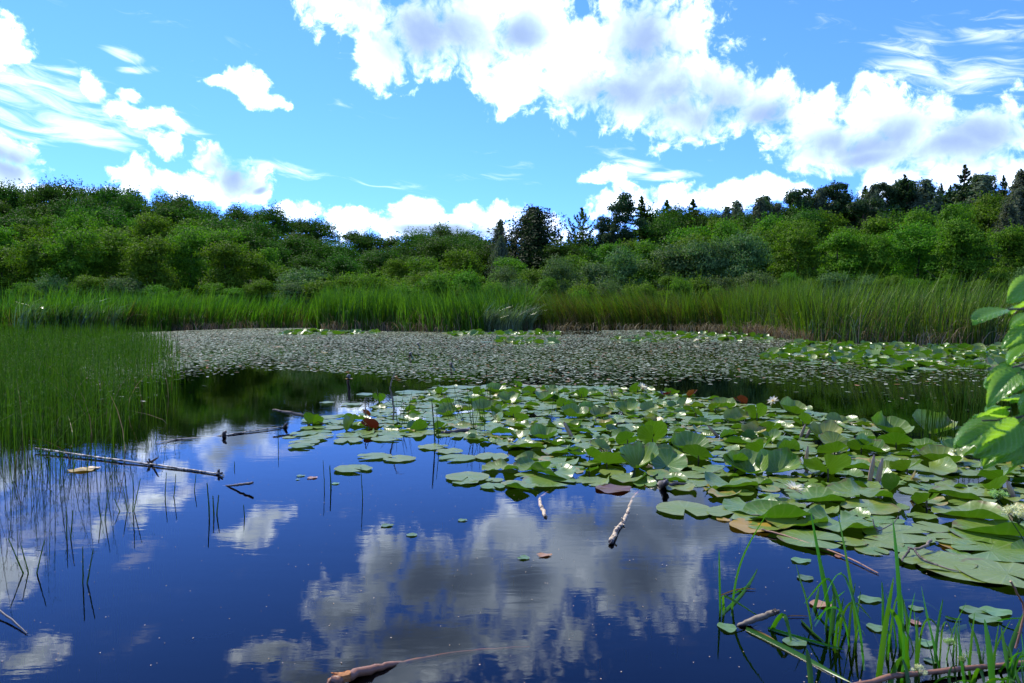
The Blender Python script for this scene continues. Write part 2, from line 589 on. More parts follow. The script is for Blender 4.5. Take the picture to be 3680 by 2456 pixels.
def build_water():
    m, b = new_mat('pond_water')
    tc = b.n('ShaderNodeTexCoord')
    pos = tc.outputs['Object']
    a = b.noise(b.v('MULTIPLY', pos, (0.8, 2.2, 1)), 5.5, 3, 0.5, 0.3)
    c = b.noise(b.v('MULTIPLY', pos, (1.0, 1.5, 1)), 0.9, 2, 0.5)
    d = b.noise(b.v('MULTIPLY', pos, (1.0, 1.8, 1)), 26, 2, 0.5)
    patch = b.rng(b.noise(pos, 0.35, 2, 0.5), 0.38, 0.62, 0.35, 1.0)
    h = b.m('MULTIPLY_ADD', a, 0.30, b.m('MULTIPLY', c, 0.8))
    h = b.m('MULTIPLY_ADD', b.m('MULTIPLY', d, patch), 0.03, h)
    bp = b.n('ShaderNodeBump')
    bp.inputs['Strength'].default_value = 1.0
    bp.inputs['Distance'].default_value = 0.0012
    b.put(bp.inputs['Height'], h)
    gl = b.n('ShaderNodeBsdfGlossy')
    gl.inputs['Roughness'].default_value = 0.012
    b.put(gl.inputs['Normal'], bp.outputs[0])
    tr = b.n('ShaderNodeBsdfTransparent')
    fr = b.n('ShaderNodeFresnel')
    fr.inputs['IOR'].default_value = 1.35
    b.put(fr.inputs['Normal'], bp.outputs[0])
    mx = b.n('ShaderNodeMixShader')
    b.t.links.new(fr.outputs[0], mx.inputs[0])
    b.t.links.new(tr.outputs[0], mx.inputs[1])
    b.t.links.new(gl.outputs[0], mx.inputs[2])
    va = b.n('ShaderNodeVolumeAbsorption')
    va.inputs[0].default_value = (0.72, 0.40, 0.18, 1)
    va.inputs[1].default_value = 9.0
    finish(m, b, mx.outputs[0], va.outputs[0])
    x0, x1, y0, y1 = -70, 70, -2.0, 70
    V = [(x, y, z) for z in (-1.05, 0.0) for y in (y0, y1) for x in (x0, x1)]
    F = [(4, 5, 7, 6), (0, 2, 3, 1), (0, 1, 5, 4), (2, 6, 7, 3), (0, 4, 6, 2), (1, 3, 7, 5)]
    o = link('water', np_mesh('water', V, np.array(F), m))
    tag(o, kind='structure')


build_ground()
build_water()


# ------------------------------------------------------------------ trees
def leaf_quads(P, N, size, rg, elong=1.0, jitter=0.5):
    """P (n,3) centres, N (n,3) rough normals -> diamond leaves"""
    n = len(P)
    N = N + rg.normal(0, jitter, (n, 3))
    N /= np.linalg.norm(N, axis=1, keepdims=True) + 1e-9
    A = np.cross(N, rg.normal(0, 1, (n, 3)))
    A /= np.linalg.norm(A, axis=1, keepdims=True) + 1e-9
    B = np.cross(N, A)
    s = (size * rg.uniform(0.6, 1.35, n))[:, None]
    V = np.stack([P - A * s * elong, P - B * s * .55 + N * s * .12, P + A * s * elong, P + B * s * .55 + N * s * .12], 1).reshape(-1, 3)
    F = np.arange(4 * n).reshape(-1, 4)
    return V, F


def sph(n, rg):
    d = rg.normal(0, 1, (n, 3))
    return d / np.linalg.norm(d, axis=1, keepdims=True)


def trunk_mesh(name, H, r, mat, seed, limbs=7, top=0.8, lean=0.03, spread=0.25, lo=0.25):
    rg = random.Random(seed)
    mb = MB()
    pts, rad = [], []
    dx, dy = rg.uniform(-lean, lean), rg.uniform(-lean, lean)
    for i in range(8):
        t = i / 7
        pts.append((dx * H * t + rg.uniform(-.01, .01) * H * (t > 0), dy * H * t + rg.uniform(-.01, .01) * H * (t > 0), -0.4 + t * (H * top + .4)))
        rad.append(r * (1.25 - t) if i else r * 1.5)
    mb.tube(pts, rad, 7)
    for k in range(limbs):
        t = rg.uniform(lo, 0.85)
        p0 = Vector(pts[0]).lerp(Vector(pts[-1]), t)
        a = rg.uniform(0, 6.28)
        L = H * spread * rg.uniform(.6, 1.1)
        d = Vector((math.cos(a), math.sin(a), rg.uniform(.35, .9)))
        q = [p0, p0 + d * L * .5, p0 + d * L + Vector((0, 0, L * .15))]
        rr = r * (1.2 - t) * .5
        mb.tube(q, [rr, rr * .65, rr * .2], 5, cap=False)
    return mb.mesh(name, mat, True)


def crown_broad(H, Wd, seed, nl=34, n=9000, leaf=0.16, base=0.12, flat=0.85, topbias=0.35):
    """unit crown: lobes over an uneven ellipsoid"""
    rg = np.random.default_rng(seed)
    D = sph(nl, rg)
    D[:, 2] = np.sign(D[:, 2]) * np.abs(D[:, 2]) ** .8
    rr = rg.uniform(0.5, 1.0, nl)
    ang = np.arctan2(D[:, 1], D[:, 0])
    lobe = 1 + 0.22 * np.sin(ang * 2 + seed) + 0.12 * np.sin(ang * 5 + seed * 2)
    cz = H * (base + (1 - base) * 0.5)
    C = np.stack([D[:, 0] * rr * Wd * .36 * lobe, D[:, 1] * rr * Wd * .36 * lobe, cz + D[:, 2] * H * (1 - base) * .43 * rr], 1)
    C = np.concatenate([C, [[0, 0, cz], [Wd * .1, 0, cz + .3 * H * (1 - base)], [-Wd * .1, Wd * .1, cz + .33 * H * (1 - base)]]])
    LR = np.concatenate([rg.uniform(0.09, 0.20, nl), [.3, .22, .2]]) * Wd
    w = LR ** 2
    idx = rg.choice(len(C), n, p=w / w.sum())
    d = sph(n, rg)
    d[:, 2] = np.where(d[:, 2] < -0.1, d[:, 2] * -0.6 * (rg.random(n) < .6) + d[:, 2] * .4, d[:, 2])
    # clumpy shell: twigs
    q = 1 + 0.38 * np.sin(d[:, 0] * 9 + idx) * np.sin(d[:, 1] * 8 + idx * 2) + 0.12 * np.sin(d[:, 2] * 14 + idx)
    rad = LR[idx] * q * (rg.random(n) ** 0.22)
    P = C[idx] + d * rad[:, None] * np.array([1, 1, flat])
    P[:, 2] = np.maximum(P[:, 2], 0.15)
    # loose sprigs sticking out of the outline
    k = n // 30
    sp = rg.integers(0, len(C), k // 12 + 1)
    dd = sph(len(sp), rg)
    dd[:, 2] = np.abs(dd[:, 2]) + .2
    t = rg.random(k)
    j = rg.integers(0, len(sp), k)
    S = C[sp[j]] + dd[j] * (LR[sp[j]] * (0.8 + .42 * t))[:, None] + rg.normal(0, .012 * Wd, (k, 3))
    P = np.concatenate([P, S])
    Nn = np.concatenate([d * np.array([1, 1, .7]) + np.array([0, 0, topbias]), dd[j]])
    return leaf_quads(P, Nn, np.full(len(P), leaf), rg)


def crown_droop(H, Wd, seed, ns=150, per=60, leaf=0.13, drop=0.3, base=0.1, narrow=1.0):
    """weeping crown: arching branches with hanging strands of leaves"""
    rg = np.random.default_rng(seed)
    P, N = [], []
    for i in range(ns):
        a = rg.uniform(0, 2 * np.pi)
        z0 = H * rg.uniform(0.35 + base, 0.98)
        f = (z0 / H)
        reach = Wd * .5 * np.sqrt(max(0.02, 1 - (max(0, f - .55) / .45) ** 2)) * (.55 + .45 * np.sin(i * 1.7)) * rg.uniform(.5, 1.05) * narrow
        t = rg.random(per)
        hang = H * drop * rg.uniform(.5, 1.1)
        x = np.cos(a) * reach * np.minimum(1, t * 2) ** .8
        y = np.sin(a) * reach * np.minimum(1, t * 2) ** .8
        z = z0 + H * .05 * np.sin(np.minimum(1, t * 2) * 3.14) - np.maximum(0, t - .4) / .6 * hang
        Q = np.stack([x, y, z], 1) + rg.normal(0, Wd * .018, (per, 3))
        P.append(Q)
        N.append(np.tile([np.cos(a), np.sin(a), .5], (per, 1)))
    P, N = np.concatenate(P), np.concatenate(N)
    P[:, 2] = np.maximum(P[:, 2], .1)
    return leaf_quads(P, N, np.full(len(P), leaf), rg, elong=1.2)


def crown_spruce(H, Wd, seed, layers=34, leaf=0.14, base=0.1, up=0.1, per=340):
    rg = np.random.default_rng(seed)
    P, N = [], []
    for i in range(layers):
        f = i / (layers - 1)
        z0 = H * (base + (1 - base) * f ** .92) + (rg.uniform(-.3, .3) if i < layers - 3 else 0)
        reach = Wd * .5 * (1 - f) ** .75 * rg.uniform(.6, 1.15) + .12
        nb = int(rg.integers(4, 7))
        a0 = rg.uniform(0, 6.28)
        for b_ in range(nb):
            a = a0 + b_ * 6.283 / nb + rg.uniform(-.25, .25)
            L = reach * rg.uniform(.65, 1.15)
            k = max(8, int(per / nb * (0.25 + L / (Wd * .5))))
            t = rg.random(k) ** .7
            side = rg.normal(0, 1, k) * L * .16 * (1.1 - t)
            x = np.cos(a) * L * t - np.sin(a) * side
            y = np.sin(a) * L * t + np.cos(a) * side
            z = z0 + rg.uniform(-.25, .25) + up * L * t ** 2 - .18 * L * np.sin(t * 2.6) + rg.normal(0, .05, k)
            P.append(np.stack([x, y, z], 1))
            N.append(np.tile([0, 0, 1.0], (k, 1)))
    P, N = np.concatenate(P), np.concatenate(N)
    return leaf_quads(P, N, np.full(len(P), leaf), rg, elong=1.3, jitter=.5)


def crown_pine(H, Wd, seed, n=7000, leaf=0.13, start=0.35, clumps=34):
    """Scots pine: flat tufts held out on bare limbs"""
    rg = np.random.default_rng(seed)
    f = rg.uniform(0, 1, clumps)
    z = H * (start + (1 - start) * f)
    reach = Wd * .5 * np.sqrt(np.maximum(.05, 1 - (f * 1.05 - .35) ** 2 / .62)) * rg.uniform(.25, 1, clumps)
    a = rg.uniform(0, 6.28, clumps)
    C = np.stack([np.cos(a) * reach, np.sin(a) * reach, z], 1)
    C[0] = (0, 0, H * .97)
    C[1] = (0, 0, H * .9)
    LR = rg.uniform(.09, .17, clumps) * Wd
    LR[0] *= .7
    idx = rg.choice(clumps, n, p=LR ** 2 / (LR ** 2).sum())
    d = sph(n, rg)
    q = 1 + .25 * np.sin(d[:, 0] * 11 + idx) * np.sin(d[:, 1] * 10)
    P = C[idx] + d * (LR[idx] * q * rg.random(n) ** .4)[:, None] * np.array([1.15, 1.15, .62])
    return leaf_quads(P, d + np.array([0, 0, .6]), np.full(n, leaf), rg, elong=1.4, jitter=.8)


VAR = {}


def add_variant(kind, crown, H, leafmat, trunkargs):
    V, F = crown
    cm = np_mesh(kind + '_crown', V, F, M[leafmat])
    tm = trunk_mesh(kind + '_trunk', H, **trunkargs)
    VAR.setdefault(kind, []).append((cm, tm, H))


for s in range(5):
    add_variant('dark', crown_broad(12, 8.2, 10 + s, 44, 18000, .122), 12, 'broad_dark', dict(r=.22, mat=M['bark'], seed=s))
for s in range(4):
    add_variant('mid', crown_broad(10, 7.2, 30 + s, 46, 18000, .112, base=.04), 10, 'broad_mid', dict(r=.18, mat=M['bark'], seed=20 + s, lo=.15))
for s in range(3):
    add_variant('alder', crown_broad(10, 6.6, 50 + s, 46, 17000, .112, base=.08, flat=.65), 10, 'broad_mid', dict(r=.17, mat=M['bark'], seed=40 + s, lo=.12, limbs=10, spread=.32))
for s in range(3):
    add_variant('shrub', crown_broad(4, 4.6, 70 + s, 30, 9000, .085, base=.0, flat=.8), 4, 'shrub_light', dict(r=.07, mat=M['bark'], seed=60 + s, lo=.1, spread=.35))
for s in range(3):
    add_variant('willow', crown_broad(6, 6, 90 + s, 36, 12000, .09, base=.0, flat=.75), 6, 'willow', dict(r=.10, mat=M['bark'], seed=80 + s, lo=.1, spread=.3))
for s in range(2):
    add_variant('birch', crown_droop(12, 6.2, 110 + s, 260, 58, .12, .22, .1), 12, 'birch_leaf', dict(r=.13, mat=M['bark_birch'], seed=100 + s, spread=.15, top=.9))
add_variant('beech', crown_droop(13, 11.5, 130, 300, 70, .14, .30, .0), 13, 'beech_leaf', dict(r=.35, mat=M['bark'], seed=120, spread=.3))
add_variant('feather', crown_spruce(12, 10, 140, 18, .15, .05, .75, 400), 12, 'feather_leaf', dict(r=.2, mat=M['bark'], seed=130, spread=.35, limbs=12))
for s in range(2):
    add_variant('larch', crown_spruce(14, 7.0, 150 + s, 34, .13, .10, .05, 420), 14, 'needle_soft', dict(r=.16, mat=M['bark_pine'], seed=140 + s, spread=.12, limbs=10, top=.97))
for s in range(3):
    add_variant('spruce', crown_spruce(14, 8.0, 160 + s, 30, .17, .08, .30, 480), 14, 'needle', dict(r=.18, mat=M['bark_pine'], seed=150 + s, spread=.12, limbs=8, top=.98))
for s in range(3):
    add_variant('pine', crown_pine(14, 7.0, 170 + s, 8000, .15, .3, 36), 14, 'needle', dict(r=.2, mat=M['bark_pine'], seed=160 + s, spread=.18, limbs=12, lo=.4, top=.94))

NAMES = {'dark': ('broadleaf_tree', 'dark green broadleaf tree', 'tree'), 'mid': ('broadleaf_tree', 'mid green bushy broadleaf tree', 'tree'),
         'alder': ('alder_tree', 'alder tree with layered branches', 'tree'), 'shrub': ('shrub', 'light green bushy shrub', 'shrub'),
         'willow': ('willow_bush', 'pale grey-green willow bush', 'bush'), 'birch': ('birch_tree', 'grey-green drooping birch', 'tree'),
         'beech': ('weeping_tree', 'big dark weeping broadleaf tree', 'tree'), 'feather': ('feathery_tree', 'olive green feathery tree with upswept twigs', 'tree'),
         'larch': ('larch_tree', 'thin larch with soft green needles', 'tree'), 'spruce': ('spruce_tree', 'dark pointed conifer', 'tree'),
         'pine': ('pine_tree', 'dark blue-green pine with tufted limbs', 'tree')}
TREES = []     # (root, kind, photo x, photo y of the top, row)
rt = random.Random(11)


def plant_tree(kind, x, ytop, dist, wscale=1.0, row=0):
    """x, ytop in the reduced photo; the tree stands on the ground at that depth"""
    top = WD(x * 1.5666, ytop * 1.5666, dist)
    gz = float(ground_z(top.x, dist))
    H = max(1.0, top.z - gz)
    i = rt.randrange(len(VAR[kind]))
    cm, tm, H0 = VAR[kind][i]
    root = bpy.data.objects.new(NAMES[kind][0], None)
    root.empty_display_size = .5
    COL.objects.link(root)
    root.location = (top.x, dist, gz)
    s = H / (H0 * 1.02)
    sw = s * wscale if kind in ('beech', 'feather', 'birch', 'pine', 'spruce', 'larch') else (0.55 * s + 0.45) * wscale
    root.scale = (sw, sw, s)
    root.rotation_euler = (0, 0, rt.uniform(0, 6.28))
    link('trunk', tm, root)
    link('crown', cm, root)
    root['category'] = NAMES[kind][2]
    TREES.append((root, kind, x, ytop, row))
    return root


SKY_X = [-200, 0, 60, 120, 200, 280, 350, 430, 480, 560, 640, 720, 800, 850, 900, 1000, 1050, 1100, 1140, 1200, 1280, 1330, 1400, 1480,
         1560, 1640, 1740, 1800, 1850, 1920, 1990, 2060, 2150, 2220, 2290, 2349, 2550]
SKY_Y = [430, 424, 418, 408, 420, 420, 424, 436, 455, 455, 478, 485, 515, 532, 530, 512, 510, 524, 548, 548, 545, 520, 520, 478,
         472, 474, 474, 462, 445, 436, 440, 420, 428, 412, 425, 405, 400]


def skyl(x):
    return float(np.interp(x, SKY_X, SKY_Y))


# named trees of the skyline, picked out one by one
for (k, x, y, d, w) in [('birch', 1147, 508, 100, .8), ('beech', 1224, 480, 98, 1.45), ('feather', 1335, 478, 100, .95), ('pine', 1392, 495, 97, .75),
                        ('pine', 1432, 444, 97, .85), ('larch', 1472, 452, 104, 1.3), ('dark', 1500, 462, 106, .7), ('larch', 1530, 460, 108, 1.5), ('dark', 1558, 456, 106, .8),
                        ('larch', 1590, 458, 107, 1.5), ('dark', 1614, 466, 105, .8), ('dark', 1642, 476, 104, .8), ('birch', 1668, 478, 102, .8), ('birch', 1692, 466, 103, .9),
                        ('birch', 1745, 458, 100, 1.), ('pine', 1758, 446, 103, .7), ('birch', 1785, 470, 101, .9), ('pine', 1832, 432, 102, .8), ('dark', 1858, 432, 104, .8),
                        ('birch', 1885, 436, 102, .9), ('pine', 1912, 418, 102, .75), ('spruce', 1940, 428, 104, 1.0), ('dark', 1965, 428, 103, .8), ('spruce', 1985, 428, 104, .9),
                        ('pine', 2035, 418, 102, .8), ('spruce', 2076, 402, 101, .9), ('pine', 2062, 412, 103, .9), ('birch', 2125, 416, 100, 1.15), ('spruce', 2160, 422, 104, .7), ('spruce', 2214, 380, 101, .8),
                        ('birch', 2258, 408, 99, 1.3), ('spruce', 2303, 402, 101, .6), ('birch', 2345, 396, 96, 1.1), ('spruce', 2180, 425, 103, .7), ('pine', 2240, 402, 103, .8), ('spruce', 2400, 395, 100, .8),
                        ('birch', 1420, 568, 82, .7), ('birch', 1148, 545, 92, .8), ('pine', 1405, 520, 95, .6), ('birch', 2335, 440, 80, 1.2), ('birch', 2315, 470, 76, .9)]:
    plant_tree(k, x, y, d, w, 0)

# rows behind one another: depth, tops in the photo, spacing in the photo
FRONT_X = [-250, 0, 60, 140, 220, 320, 420, 490, 560, 640, 720, 800, 900, 1000, 1100, 1200, 1300, 1400, 1500, 1600, 1700, 1800, 1900, 2000, 2100, 2200, 2349, 2600]
FRONT_Y = [540, 560, 530, 515, 508, 525, 512, 545, 560, 590, 612, 622, 612, 600, 612, 618, 598, 572, 560, 535, 505, 495, 508, 520, 498, 480, 500, 500]


def front(x):
    return float(np.interp(x, FRONT_X, FRONT_Y))


ROWS = [(112, 0.0, 52), (103, 0.28, 64), (93, 0.5, 74), (82, 0.74, 86), (70, 1.0, 96)]
for ri, (d, f, sp) in enumerate(ROWS):
    x = -220 + rt.uniform(0, 40)
    while x < 2560:
        xx = x + rt.uniform(-14, 14)
        y0 = skyl(xx)
        y = y0 + (front(xx) - y0) * (f if xx < 1130 else [0, .14, .42, .74, 1.0][ri]) + rt.uniform(-1, 1) * (9 if ri == 0 else 20)
        if xx < 1130:
            if ri <= 1:
                k = 'dark'
            elif ri == 2:
                k = 'dark' if rt.random() < .8 else 'mid'
            elif ri == 3:
                k = 'dark' if (560 < xx < 900 and rt.random() < .75) else 'mid'
            else:
                k = 'mid' if xx < 620 else rt.choice(['mid', 'shrub', 'willow'])
        elif xx < 1300:
            k = ['none', 'dark', 'dark', 'mid', 'willow'][ri]
        elif xx < 1750:
            k = ['dark', rt.choice(['dark', 'larch']), rt.choice(['dark', 'alder']), rt.choice(['alder', 'mid']), rt.choice(['willow', 'willow', 'alder'])][ri]
        else:
            k = [rt.choice(['dark', 'dark', 'pine', 'birch']), rt.choice(['dark', 'pine', 'birch']), rt.choice(['alder', 'dark', 'pine']), rt.choice(['alder', 'alder', 'mid', 'birch']),
                 rt.choice(['alder', 'alder', 'mid'])][ri]
        if ri == 0 and xx >= 1130:
            y += 14
        if k != 'none':
            plant_tree(k, xx, y, d + rt.uniform(-3.5, 3.5), rt.uniform(.85, 1.2), ri)
        x += sp * (0.7 if k in ('larch', 'spruce', 'pine') else 1.0) * rt.uniform(.8, 1.2)
# lower bushes along the foot of the wood
x = -150
while x < 2500:
    y = (640 if x < 560 else 632) + rt.uniform(-16, 20) - (12 if x > 1700 else 0)
    k = rt.choice(['mid', 'alder', 'willow']) if x < 600 or x > 1650 else rt.choice(['willow', 'shrub', 'shrub', 'alder'])
    plant_tree(k, x, y, 63.5 + rt.uniform(-1.5, 1.5), rt.uniform(.8, 1.1) * (1.0 if k in ('shrub', 'willow') else .75), 5)
    x += rt.uniform(45, 90)
# bright bushes right behind the reeds
for (x, y) in [(70, 655), (125, 663), (430, 674), (482, 678), (1060, 652), (1125, 648), (1480, 645), (1560, 636), (1740, 644), (1850, 640), (1640, 655),
               (850, 664), (1010, 660), (1330, 662)]:
    plant_tree('shrub', x, y, 60.5 + rt.uniform(-1, 1.5), .6, 7)


# ------------------------------------------------------------------ reed beds (nobody could count these blades)
def reed_bed(name, label, front, n0, hgt, mat, seed, width=0.02, lean=(0.25, 0.0), leanvar=0.35, droop=0.0, segs=3, clump=0.25, hvar=.18, band=7.0):
    """blades spread over a polygon of the reduced photo (feet on the water)"""
    rg = np.random.default_rng(seed)
    n = int(n0 * 1.05)
    fx = np.array([WR(x, max(y, 752.6)).x for x, y in front])
    fy = np.array([WR(x, max(y, 752.6)).y for x, y in front])
    seg = np.hypot(np.diff(fx), np.diff(fy))
    t = rg.random(n) * seg.sum()
    cum = np.concatenate([[0], np.cumsum(seg)])
    P = np.stack([np.interp(t, cum, fx), np.interp(t, cum, fy)], 1)
    # the bed reaches back from its front line, along the line of sight
    dep = band * rg.random(n) ** 1.25 + (fbm2(P[:, 0], P[:, 1], 77, 2, .5) - .5) * 1.2
    P *= (1 + dep / P[:, 1])[:, None]
    keep = fbm2(P[:, 0], P[:, 1], seed, 3, 1.0 / max(clump, .01) * .25) > rg.uniform(0.22, .66, n)
    P = P[keep]
    n = len(P)
    hf = 0.75 + 0.5 * fbm2(P[:, 0], P[:, 1], seed + 5, 3, .8)
    width *= 1.35
    h = hgt * (0.12 + hf * .88) * rg.normal(1, hvar, n).clip(.35, 1.5)
    L = np.stack([rg.normal(lean[0], leanvar, n), rg.normal(lean[1], leanvar, n)], 1) * (h / 2.2)[:, None]
    patch = (fbm2(P[:, 0], P[:, 1], seed + 9, 2, .25) - .5)
    L[:, 0] += patch * 1.6 * (h / 2.2)
    B = np.stack([P[:, 0], P[:, 1], np.full(n, -0.15)], 1)
    dr = np.where(rg.random(n) < .3, rg.uniform(0, .5, n), droop) if droop >= 0 else np.zeros(n)
    V, F = ribbons(B, h, L, rg.uniform(.6, 1.3, n) * width, segs, droop=dr, rg=rg)
    o = link(name, np_mesh(name, V, F, mat))
    return tag(o, label, 'reeds', kind='stuff')


# far bank, left of the open end of the pond
LB = [(-250, 770), (60, 768), (240, 764), (330, 760), (430, 757), (560, 753), (760, 752)]
reed_bed('reed_bed', 'olive green reed bed on the far bank at the left', LB, 12000, 2.35, M['reed'], 201, .035)
reed_bed('reed_bed', 'older brownish reeds low in the far left reed bed', LB, 8000, 1.7, M['reed_old'], 202, .03)
reed_bed('reed_bed', 'silvery bent reed blades in the left reed bed', [(30, 769), (270, 763)], 1300, 2.1, M['reed_blue'], 203, .04, (.5, -.2), .5, .3, band=4)
# middle stand, fresh green cattails coming forward
MB_ = [(728, 756), (800, 759), (1000, 762), (1100, 762), (1210, 758)]
reed_bed('cattail_stand', 'fresh green cattail stand in the middle of the far shore', MB_, 10500, 2.5, M['reed'], 204, .042, (.15, 0), .28)
reed_bed('cattail_stand', 'grey-green bent cattails at the right end of the middle stand', [(1085, 762), (1190, 760), (1220, 758)], 1500, 1.9, M['reed_blue'], 205, .038, (.6, -.2), .45, .3, band=3)
# centre right, olive and brown leaning bed
CR = [(1195, 756), (1400, 755), (1550, 757), (1700, 760), (1870, 768)]
reed_bed('reed_bed', 'olive leaning reed bed right of the cattail stand', CR, 10000, 2.25, M['reed_old'], 206, .035, (-.45, -.1), .4)
reed_bed('reed_bed', 'dark green blades standing in the olive reed bed', CR, 9000, 2.45, M['reed'], 207, .03, (-.3, -.1), .3)
# right bed, nearest and tallest
RB = [(1660, 761), (1790, 772), (1850, 783), (1960, 788), (2100, 791), (2349, 791), (2600, 793)]
reed_bed('reed_bed', 'tall bright green reed bed along the right shore', RB, 21000, 2.35, M['reed'], 208, .024, (.18, 0), .25, 0, 4, band=13)
reed_bed('reed_bed', 'olive older blades between the reeds of the right shore', RB, 9000, 2.0, M['reed_old'], 209, .022, (.2, 0), .35, 0, 4, band=12)
reed_bed('reed_bed', 'pale drooping blades at the front of the right reed bed', [(1850, 783), (1960, 788), (2349, 791)], 900, 1.5, M['reed_blue'], 210, .022, (.1, -.2), .4, .4, 4, band=2)
for sd_, lab, pl, nn, hh, bd in [(230, 'scattered straw-coloured blades through the right shore reeds', RB, 2600, 1.9, 10), (231, 'scattered straw-coloured blades through the olive reeds', CR, 1700, 1.9, 5),
                                 (232, 'scattered pale blades through the left far reed bed', LB, 1300, 1.8, 5), (233, 'scattered pale blades through the middle cattails', MB_, 900, 1.9, 4)]:
    reed_bed('reed_bed', lab, pl, nn, hh, M['straw'], sd_, .02, (.2, -.1), .6, .35, band=bd)
# dead straw at the water line
for sd_, lab, pl, nn, hh in [
        (220, 'dead pale straw lying along the foot of the left far reeds', [(280, 758), (430, 758), (600, 753), (735, 753)], 1100, .8),
        (221, 'dead straw at the foot of the middle cattails', [(735, 758), (1000, 763), (1215, 759)], 900, .9),
        (222, 'brown dead straw at the foot of the olive reeds', [(1195, 757), (1550, 758), (1850, 771)], 1500, .75),
        (223, 'dead straw at the foot of the right shore reeds', [(1700, 765), (1850, 784), (2100, 792), (2400, 792)], 1700, .9)]:
    o = reed_bed('dead_straw', lab, pl, nn, hh, M['straw'], sd_, .026, (.1, -.2), .9, .3, band=2.2)
    o['category'] = 'dead straw'

# horsetails, the big stand in the left foreground
def horsetails():
    rg = np.random.default_rng(300)
    poly = world_poly([(-500, 760), (300, 768), (395, 800), (440, 850), (432, 900), (425, 950), (360, 990), (300, 1010), (285, 1060), (200, 1090), (120, 1130), (0, 1155), (-300, 1190), (-700, 1190)])
    P = sample_poly(poly, 30000, rg)
    px = np.array([pix((p[0], p[1], 0.0)) for p in P]) / 1.5666
    # thins out towards the right and the near edge
    edge = np.interp(px[:, 1], [755, 800, 900, 960, 1050, 1150], [250, 300, 330, 320, 260, 120])
    pr = np.clip(1.0 - (px[:, 0] - edge) / 110.0, 0.03, 1.0)
    pr *= np.interp(px[:, 1], [755, 1000, 1080, 1190], [1, 1, .85, .5])
    dens = 0.35 + 1.1 * fbm2(P[:, 0], P[:, 1], 7, 3, 1.1)
    far_edge = 770 + 26 * fbm2(px[:, 0] * 1.0, px[:, 0] * 0 + 3, 19, 3, .02)
    pr *= np.clip((px[:, 1] - far_edge + 12) / 40, .12, 1)
    keep = (px[:, 0] > -140) & (rg.random(len(P)) < pr * dens)
    P, px = P[keep], px[keep]
    n = len(P)
    h = rg.uniform(.42, .86, n) * (.75 + .5 * fbm2(P[:, 0], P[:, 1], 31, 3, 1.6))
    L = rg.normal(0, .07, (n, 2))
    tall = rg.random(n) < .06
    h[tall] *= 1.35
    bent = rg.random(n) < .12
    L[bent] *= 4.5
    h[bent] *= .7
    B = np.stack([P[:, 0], P[:, 1], np.full(n, -.12)], 1)
    w = np.interp(P[:, 1], [3, 8, 20, 40], [.0048, .0068, .014, .026])
    V, F = ribbons(B, h + .12, L, w, 4, rg=rg)
    o = link('horsetail_stems', np_mesh('horsetail_stems', V, F, M['horsetail']))
    tag(o, 'dense green horsetail stand filling the left foreground water', 'horsetails', kind='stuff')
    # whorls of thin side branches
    near = P[:, 1] < 22
    bx, hh, ll = P[near], h[near], L[near]
    Bs, Hs, Ls, Ws = [], [], [], []
    for lev in (.42, .55, .66, .76, .85, .93):
        m = rg.random(len(bx)) < .72
        k = 3
        t = lev
        c = np.stack([bx[m, 0] + ll[m, 0] * t * t, bx[m, 1] + ll[m, 1] * t * t, hh[m] * t], 1)
        for q in range(k):
            a = rg.uniform(0, 6.28, len(c))
            ln = rg.uniform(.05, .13, len(c)) * (1.2 - lev * .6)
            Bs.append(c)
            Hs.append(ln * rg.uniform(.3, .9, len(c)))
            Ls.append(np.stack([np.cos(a) * ln, np.sin(a) * ln], 1))
            Ws.append(np.interp(c[:, 1], [3, 8, 20], [.0022, .003, .007]))
    Bs, Hs, Ls, Ws = map(np.concatenate, (Bs, Hs, Ls, Ws))
    V, F = ribbons(Bs, Hs, Ls, Ws, 2, rg=rg)
    o = link('horsetail_side_branches', np_mesh('horsetail_side_branches', V, F, M['horsetail']))
    tag(o, 'thin curved side branches of the left foreground horsetails', 'horsetails', kind='stuff')
    # dead pale stalks among them
    P2 = P[rg.random(n) < .045]
    k = len(P2)
    V, F = ribbons(np.stack([P2[:, 0], P2[:, 1], np.full(k, .0)], 1), rg.uniform(.15, .7, k), rg.normal(0, .25, (k, 2)), np.full(k, .008), 3, rg=rg)
    o = link('dead_stalks', np_mesh('dead_stalks', V, F, M['straw']))
    tag(o, 'pale dead stalks leaning among the left foreground horsetails', 'dead stalks', kind='stuff')


horsetails()


# floating pondweed leaves: the mat over the far half of the pond
def weed_mat_material():
    m, b = new_mat('pondweed_leaf')
    geo = b.n('ShaderNodeNewGeometry')
    oi = b.n('ShaderNodeObjectInfo')
    rn = b.m('FRACT', b.m('ADD', geo.outputs['Random Per Island'], oi.outputs['Random']))
    cr = b.n('ShaderNodeValToRGB')
    b.put(cr.inputs[0], rn)
    e = cr.color_ramp.elements
    e[0].color = (0.10, 0.14, 0.06, 1)
    e[1].color = (0.30, 0.11, 0.02, 1)
    for p_, c_ in ((.4, (.16, .20, .11, 1)), (.8, (.28, .32, .20, 1)), (.92, (.46, .46, .34, 1)), (.955, (.17, .10, .055, 1)), (.985, (.28, .12, .03, 1))):
        q = e.new(p_)
        q.color = c_
    df = b.n('ShaderNodeBsdfDiffuse')
    b.put(df.inputs[0], cr.outputs[0])
    gl = b.n('ShaderNodeBsdfGlossy')
    gl.inputs['Roughness'].default_value = .28
    mx = b.n('ShaderNodeMixShader')
    mx.inputs[0].default_value = .10
    b.t.links.new(df.outputs[0], mx.inputs[1])
    b.t.links.new(gl.outputs[0], mx.inputs[2])
    return finish(m, b, mx.outputs[0])


M['weed'] = weed_mat_material()


